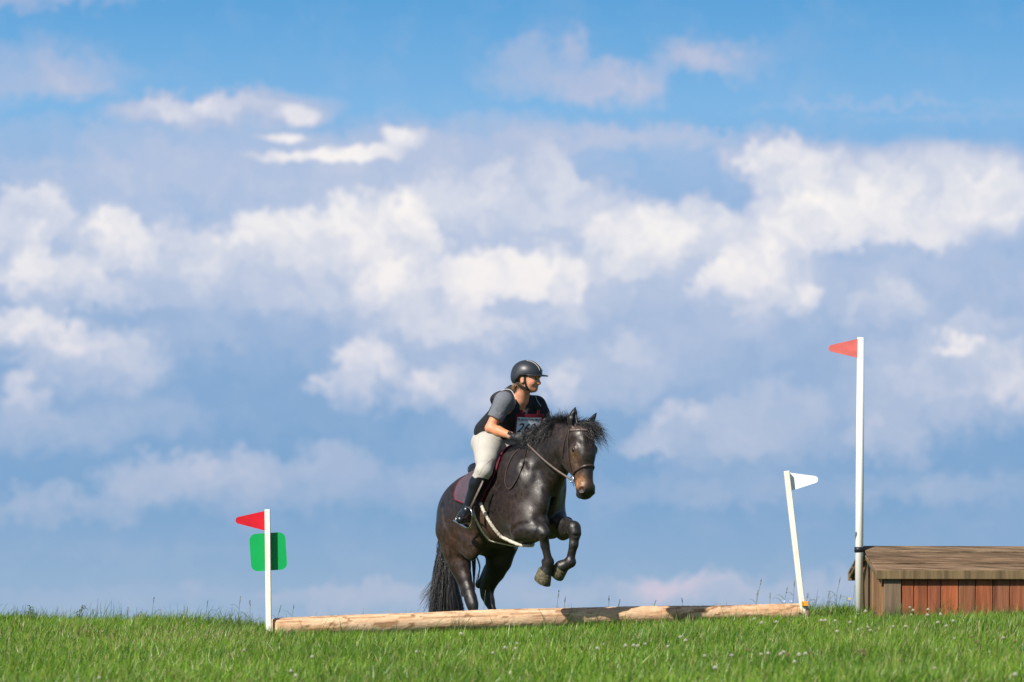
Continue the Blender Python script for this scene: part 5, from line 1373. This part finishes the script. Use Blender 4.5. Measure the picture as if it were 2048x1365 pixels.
# safety vest
def vestf(Fd):
    Fd.ell(che, TX, (.148, .182, .17), .05); Fd.cone(che - sp_ * .03, wai - sp_ * .06 + sf * .005, .14, .132, .05, T, 1.27)
    Fd.cone(che + sp_ * .10 - T * .08, che + sp_ * .135 - T * .12, .07, .052, .05)
    Fd.cone(che + sp_ * .10 + T * .08, shL + sp_ * .0, .075, .078, .05); Fd.cone(shL, shL + unit(elL - shL) * .07, .078, .082, .03)
    Fd.ell(H(1009, 797, 0), V([sf, T, sp_]), (.048, .132, .09), .05)           # stiff back panel standing up behind the neck
    Fd.cone(H(1008, 791, -.09), H(1024, 780, -.03), .040, .042, .04)
    Fd.cone(shR + sp_ * .03 + T * .005, shR + unit(elR - shR) * .12 - T * .02, .086, .096, .015, mode='sub')
    Fd.cone(nek + sp_ * .10 + sf * .0, nek - sp_ * .035 + sf * .10, .056, .034, .015, mode='sub')
vest_o = shell('safety_vest', M['vest'], vestf, [(wai - sp_ * .15 - sf * .02, -(sp_ - sf * .25))])
vb = bvh(*(lambda o: (V([list(v.co) for v in o.data.vertices]) + V(rider.location[:]), [V([list(p.vertices) for p in o.data.polygons])]))(vest_o))
def onvest(px, py, off=.003):
    d = unit(P(px, py, 1.0)); r = vb.ray_cast(Vector((0, 0, 0)), Vector(d), 60); return (V(r[0][:]) - d * off) if r[0] is not None else None
def vline(pts, n, off=.003):
    q = spline(V([(*p, 0) for p in pts]), n)[:, :2]; o_ = [onvest(x, y, off) for x, y in q]; return V([p for p in o_ if p is not None])
def vstrap(pts, w, name, m_, th=.35, n=16):
    p = vline(pts, n)
    if len(p) > 3: mesh(name, *tube(p, w, 8, flat=((p - che) * 1.0, th)), m_, vest_o)
vstrap([(1001, 783), (1012, 779), (1023, 782), (1030, 795), (1031, 807), (1026, 818)], .0034, 'piping', M['trim'], 1)
vstrap([(1071, 792), (1075, 803), (1082, 813)], .0032, 'piping', M['trim'], 1, 8)
vstrap([(1041, 786), (1040, 800), (1044, 818)], .011, 'webbing', M['vest']); vstrap([(1069, 808), (1070, 815), (1072, 822)], .011, 'webbing', M['vest'])
vstrap([(1034, 783), (1037, 785), (1041, 785)], .006, 'shoulder_tab', M['burg'], .8, 6)
# bib with number
bc = onvest(1050, 842, .012)
if bc is None: bc = che + sf * .16
e1 = unit(T * .97 + F * .12); e3 = unit(sp_ * .35 + U * .8); e3 = unit(e3 - (e3 @ e1) * e1); e2 = np.cross(e3, e1)
if e2[1] < 0: e2 = -e2     # e2 points away from the camera
tl = V([0, 0, 0]); Wb, Hb = .225, .20
ctr = P(1057, 858, (che + sf * .165)[1])
def bp_(x, y, z=0):  # x to the wearer's left, y up, slightly wrapped round the chest
    return ctr + e1 * x + e3 * y + e2 * (x * x * .9 - z)
gxx, gyy = np.meshgrid(np.linspace(-Wb / 2, Wb / 2, 14), np.linspace(Hb / 2, -Hb / 2, 8)); A = V([[bp_(x, y) for x, y in zip(r1, r2)] for r1, r2 in zip(gxx, gyy)])
def slab(A, m_, name, par, th=.004):
    r_, c_, _ = A.shape; N = r_ * c_; v = np.vstack([(A - e2 * th).reshape(-1, 3), A.reshape(-1, 3)]); i, j = np.meshgrid(np.arange(r_ - 1), np.arange(c_ - 1), indexing='ij'); k = (i * c_ + j).ravel()
    q = np.stack([k, k + 1, k + 1 + c_, k + c_], -1); bd = V([x for x in range(c_)] + [x * c_ + c_ - 1 for x in range(1, r_)] + [(r_ - 1) * c_ + x for x in range(c_ - 2, -1, -1)] + [x * c_ for x in range(r_ - 2, 0, -1)])
    return mesh(name, v, [np.vstack([q, q[:, ::-1] + N, np.stack([bd, np.roll(bd, -1), np.roll(bd, -1) + N, bd + N], -1)])], m_, par, smooth=False), v[bd]
bib, edge_ = slab(A, M['bib'], 'number_bib', rider)
top = V([[bp_(x, y, .006) for x in np.linspace(-Wb / 2 - .012, Wb / 2 + .012, 14)] for y in (Hb / 2 + .022, Hb / 2 - .004)]); slab(top, M['burg'], 'binding', bib)
for sg in (-1, 1): slab(V([[bp_(sg * (Wb / 2 + .002) + x, y, .006) for x in (-.006, .006)] for y in np.linspace(Hb / 2 + .01, -Hb / 2, 5)]), M['burg'], 'binding', bib)
for x0 in (-.085, .07): slab(V([[bp_(x0 + x, y, .009) for x in (-.012, .012)] for y in (Hb / 2 + .055, Hb / 2 + .015)]), M['burg'], 'strap_tab', bib)
def lettering(txt, size, x, y, name, shear=0, off_=0, sx=1.0):
    cu = bpy.data.curves.new(name, 'FONT'); cu.body = txt; cu.size = size; cu.align_x = 'CENTER'; cu.shear = shear; cu.offset = off_; cu.resolution_u = 4
    to = bpy.data.objects.new(name, cu); COL.objects.link(to); dg = bpy.context.evaluated_depsgraph_get(); me0 = bpy.data.meshes.new_from_object(to.evaluated_get(dg))
    vs = V([list(v.co) for v in me0.vertices]); tris = []; me0.calc_loop_triangles(); tris = V([list(t.vertices) for t in me0.loop_triangles])
    bpy.data.objects.remove(to); W3 = V([bp_(x + v[0] * sx, y + v[1], .0062) for v in vs]); return mesh(name, W3, [tris], M['ink'], bib, smooth=False)
lettering('PLANTATION FIELD', .028, -.0, Hb / 2 - .036, 'lettering', 0, .0006, .82)
lettering('260', .108, -.026, -.030, 'number', .3, .0015, .95)
# breeches
def brf(Fd): body_core(Fd, .012, ('legR', 'legL')); Fd.ell(pel, TX, (.135, .175, .14), .06); Fd.ell(pel - F * .04 - U * .01, V([F, T, U]), (.11, .165, .12), .05); Fd.cone(hipR - T * .03 - F * .01, (hipR + kneR) / 2 - T * .0, .105, .078, .05)
bcut = unit(ankR - kneR)
def brf2(Fd):
    brf(Fd)
    for a, c2 in (((966, 884), (1000, 897)), ((972, 878), (1003, 889)), ((962, 893), (985, 904)), ((975, 950), (962, 945))):
        Fd.cone(H(*a, -.245), H(*c2, -.20), .004, .006, .016, mode='sub')
shell('breeches', M['breech'], brf2, [(kneR + bcut * .085, bcut), (H(980, 853, 0), U * .93 + F * .25)], lo=[-.6, 31.6, .4], hi=[.5, 33.4, 1.8])
_bo = [o for o in rider.children if o.name.startswith('breeches')][0]
_bb = bvh(V([list(v.co) for v in _bo.data.vertices]) + V(rider.location[:]), [V([list(p.vertices) for p in _bo.data.polygons])])
def seam(pts, w, n=24):
    q = spline(V([(*p, 0) for p in pts]), n)[:, :2]; o_ = []
    for x, y in q:
        d = unit(P(x, y, 1.0)); r = _bb.ray_cast(Vector((0, 0, 0)), Vector(d), 60)
        if r[0] is not None: o_.append(V(r[0][:]))
    if len(o_) > 3: mesh('seam', *tube(V(o_), w, 6), M['breech'], _bo)
seam([(960, 862), (956, 890), (954, 915), (956, 945)], .0025); seam([(971, 868), (985, 875), (1000, 882)], .003); seam([(958, 950), (966, 935), (976, 925), (984, 918)], .0025)
# boots
def bootf(Fd, kn_, ak_, mir=False):
    m_ = kn_ * .66 + ak_ * .34 - F * .02
    Fd.cone(kn_ + (ak_ - kn_) * .10, m_, .064, .060, .03); Fd.cone(m_, ak_, .060, .038, .03)
    td_ = F * .62 + T * (.78 if mir else -.78); toe = ak_ + td_ * .15 - U * .088; heel = ak_ - td_ * .035 - U * .07
    Fd.cone(ak_, heel, .038, .034, .02); Fd.cone(ak_ - U * .03, toe, .038, .030, .03); Fd.cone(heel, toe, .034, .030, .02)
shell('boot', M['boot'], lambda Fd: bootf(Fd, kneR, ankR), [(kneR + (ankR - kneR) * .085 + F * .0, -(ankR - kneR) / np.linalg.norm(ankR - kneR) - F * .55)], lo=[-.7, 31.6, .3], hi=[.3, 33.4, 1.6])
shell('boot', M['boot'], lambda Fd: bootf(Fd, kneL, ankL, True), [(kneL + (ankL - kneL) * .085, -(ankL - kneL) / np.linalg.norm(ankL - kneL) - F * .55)], lo=[-.3, 31.6, .3], hi=[.7, 33.8, 1.6])
# helmet
def helf(Fd):
    Fd.ell(rh(-.008, 0, .045), QA, (.128, .104, .102), .02); Fd.ell(rh(-.05, 0, -.005), QA, (.085, .095, .075), .04)
hel = empty
Fd = Field(HC - .25, HC + V([.25, .25, .25]), .0055); helf(Fd)
Fd.ell(rh(0, 0, -.01), QA, (.105, .085, .11), .005, 'sub')
Fd.half(rh(.0, 0, .022), unit(-qu + qf2 * .42)) if False else None
sl_, X = Fd._win(Fd.lo - Fd.h, Fd.lo + Fd.n * Fd.h)
f_ = (X - HC) @ qf2; u_ = (X - HC) @ qu
lowcut = np.where(f_ > -.02, .018, .018 - (-.02 - f_) * 1.05); Fd.F = np.maximum(Fd.F, ((lowcut - u_) * .7).astype(np.float32))
hv_, hf_ = Fd.nets(2); helmet = mesh('helmet', hv_, hf_, M['helmet'], rider)
br_ = []                                            # brim
for a_ in np.linspace(-1.25, 1.25, 25):
    row = []
    for k in range(6):
        ext = .062 * math.cos(a_) ** 1.2 * k / 5; r1 = rh(-.008 + (.122 + ext) * math.cos(a_), (.098 + ext * .35) * math.sin(a_), .026 - ext * .12 - .012 * abs(math.sin(a_)) * 0 + .008 * math.cos(a_)); row.append(r1)
    br_.append(row)
A = V(br_); r_, c_, _ = A.shape; N = r_ * c_; v = np.vstack([(A + qu * .004).reshape(-1, 3), (A - qu * .004).reshape(-1, 3)]); i, j = np.meshgrid(np.arange(r_ - 1), np.arange(c_ - 1), indexing='ij'); k = (i * c_ + j).ravel()
q = np.stack([k, k + 1, k + 1 + c_, k + c_], -1); bd = V([x for x in range(c_)] + [x * c_ + c_ - 1 for x in range(1, r_)] + [(r_ - 1) * c_ + x for x in range(c_ - 2, -1, -1)] + [x * c_ for x in range(r_ - 2, 0, -1)])
mesh('brim', v, [np.vstack([q, q[:, ::-1] + N, np.stack([bd, np.roll(bd, -1), np.roll(bd, -1) + N, bd + N], -1)])], M['helmet'], helmet)
hb2 = bvh(hv_, hf_)
for sg in (-1, 1):
    pth = []
    for a_ in np.linspace(.10, 1.02, 14):
        l_ = (.020 + .022 * (a_ - .1)) * sg; d = unit(qf2 * math.cos(a_ * 1.55) + qu * math.sin(a_ * 1.55) + ql * (l_ / .1)); r = hb2.ray_cast(Vector(HC + qu * .045 + d * .4), Vector(-d), .4)
        if r[0] is not None: pth.append(V(r[0][:]) + d * .001)
    mesh('piping', *tube(pth, np.linspace(.0035, .002, len(pth)), 6), M['trim'], helmet)
    # chin strap: front and rear webbing meeting under the jaw
    for st in ([(.012, .083, .02), (.012, .079, -.03), (.030, .060, -.082), (.048, .0, -.112)], [(-.075, .066, -.03), (-.04, .078, -.055), (.005, .066, -.078), (.030, .055, -.092)]):
        mesh('chin_strap', *tube(spline([rh(a, b2 * sg, c2) for a, b2, c2 in st], 14), .0085, 8, flat=(ql, .35)), M['vest'], helmet)
# gloves with five bent fingers around the rein, watch
def glove(wr, ha, sg, rein_dir):
    fd = unit(ha - wr); pal = unit(T * sg * -1.0); pal = unit(pal - (pal @ fd) * fd); upv = np.cross(fd, pal); upv = upv if upv[2] > 0 else -upv
    Fd = Field(ha - .13, ha + V([.13] * 3), .004)
    c0 = wr + fd * .02; Fd.cone(wr - fd * .005, wr + fd * .03, .031, .030, .015); Fd.ell(wr + fd * .062, V([fd, pal, upv]), (.045, .018, .038), .02)
    kn = wr + fd * .098
    for i_, (o_, L) in enumerate(((.030, .040), (.010, .045), (-.010, .042), (-.029, .034))):
        a = kn + upv * o_; b2 = a + (fd * .55 + pal * .8) * L * .8; c2 = b2 + (pal * .5 - fd * .85) * L * .75; d2 = c2 + (-pal * .7 - fd * .5) * L * .45
        Fd.cone(a - fd * .03, a, .0105, .0105, .005); Fd.cone(a, b2, .0105, .0098, .003); Fd.cone(b2, c2, .0098, .009, .003); Fd.cone(c2, d2, .009, .0085, .003)
    t0_ = wr + fd * .045 + upv * .028; t1_ = t0_ + (upv * .5 + fd * .7 + pal * .25) * .035; t2_ = t1_ + (fd * .8 + pal * .6 - upv * .25) * .030
    Fd.cone(t0_, t1_, .0125, .0115, .008); Fd.cone(t1_, t2_, .0115, .0095, .004)
    v, f = Fd.nets(1); mesh('glove', v, f, M['glove'], rider); return kn + pal * .028
gR = glove(wrR, haR, -1, None); gL = glove(wrL, haL, 1, None)
fd = unit(wrR - elR); wc = wrR - fd * .035; M['band'] = mat('pale_watch_band', (.36, .33, .30), .5)
n_ = 20; t1_ = unit(np.cross(fd, U)); t2_ = np.cross(fd, t1_)
wt = mesh('watch_band', *tube([wc - fd * .010, wc + fd * .010], .0315, 20), M['band'], rider); mesh('watch_face', *box(wc + unit(V([-.15, -1, .55]) - fd * (V([-.15, -1, .55]) @ fd)) * .034, fd, np.cross(fd, V([-.15, -1, .55])), V([-.15, -1, .55]) - fd * (V([-.15, -1, .55]) @ fd), .015, .014, .004, .002), M['iris'], wt, smooth=False)

# ------------------------------------------------------------------ reins: from the bit rings to the hands, with the loose loop on the shoulder
rn = empty('reins', gR, 'brown reins running from the bit to the gloved hands with a loose loop', 'reins')
for sg, g_ in ((-1, gR), (1, gL)):
    rc = hd(-.078, .072 * sg, .405); a = g_ if sg > 0 else H(1055, 889, -.17)
    pth = spline([rc, rc * .67 + a * .33 - U * .006 + T * sg * .02, rc * .33 + a * .67 - U * .004 + T * sg * .02, a], 40)
    if sg < 0:
        fix = []
        for p in pth:
            q = loc(p); o_ = P(0, 0, 1); d = unit(p); r = hb.ray_cast(Vector((0, 0, 0)), Vector(d), 60)
            fix.append((V(r[0][:]) - d * .012) if r[0] is not None and np.linalg.norm(V(r[0][:])) < np.linalg.norm(p) + .0 else p)
        fix = V(fix); 
        for _ in range(6): fix[1:-1] = (fix[:-2] + fix[2:]) / 2 * .5 + fix[1:-1] * .5
        pth = fix
    k = np.arange(len(pth)); mesh('rein', *tube(pth, .0085 + .0007 * np.sin(k * 1.9) * (k > 20), 8, flat=(T, .45)), M['rein'], rn)
lp = [(1054, 893), (1049, 915), (1040, 945), (1028, 968), (1018, 979), (1011, 972), (1010, 955), (1016, 930), (1028, 907), (1040, 897)]
q = spline(V([(*p, 0) for p in lp]), 60)[:, :2]; pth = [onbody(x, y, .010) for x, y in q]; pth = V([p for p in pth if p is not None])
for _ in range(3): pth[1:-1] = (pth[:-2] + 2 * pth[1:-1] + pth[2:]) / 4
mesh('rein_loop', *tube(pth, .0085, 8, flat=(-F * .4 - T * .8, .4)), M['leather'], rn)
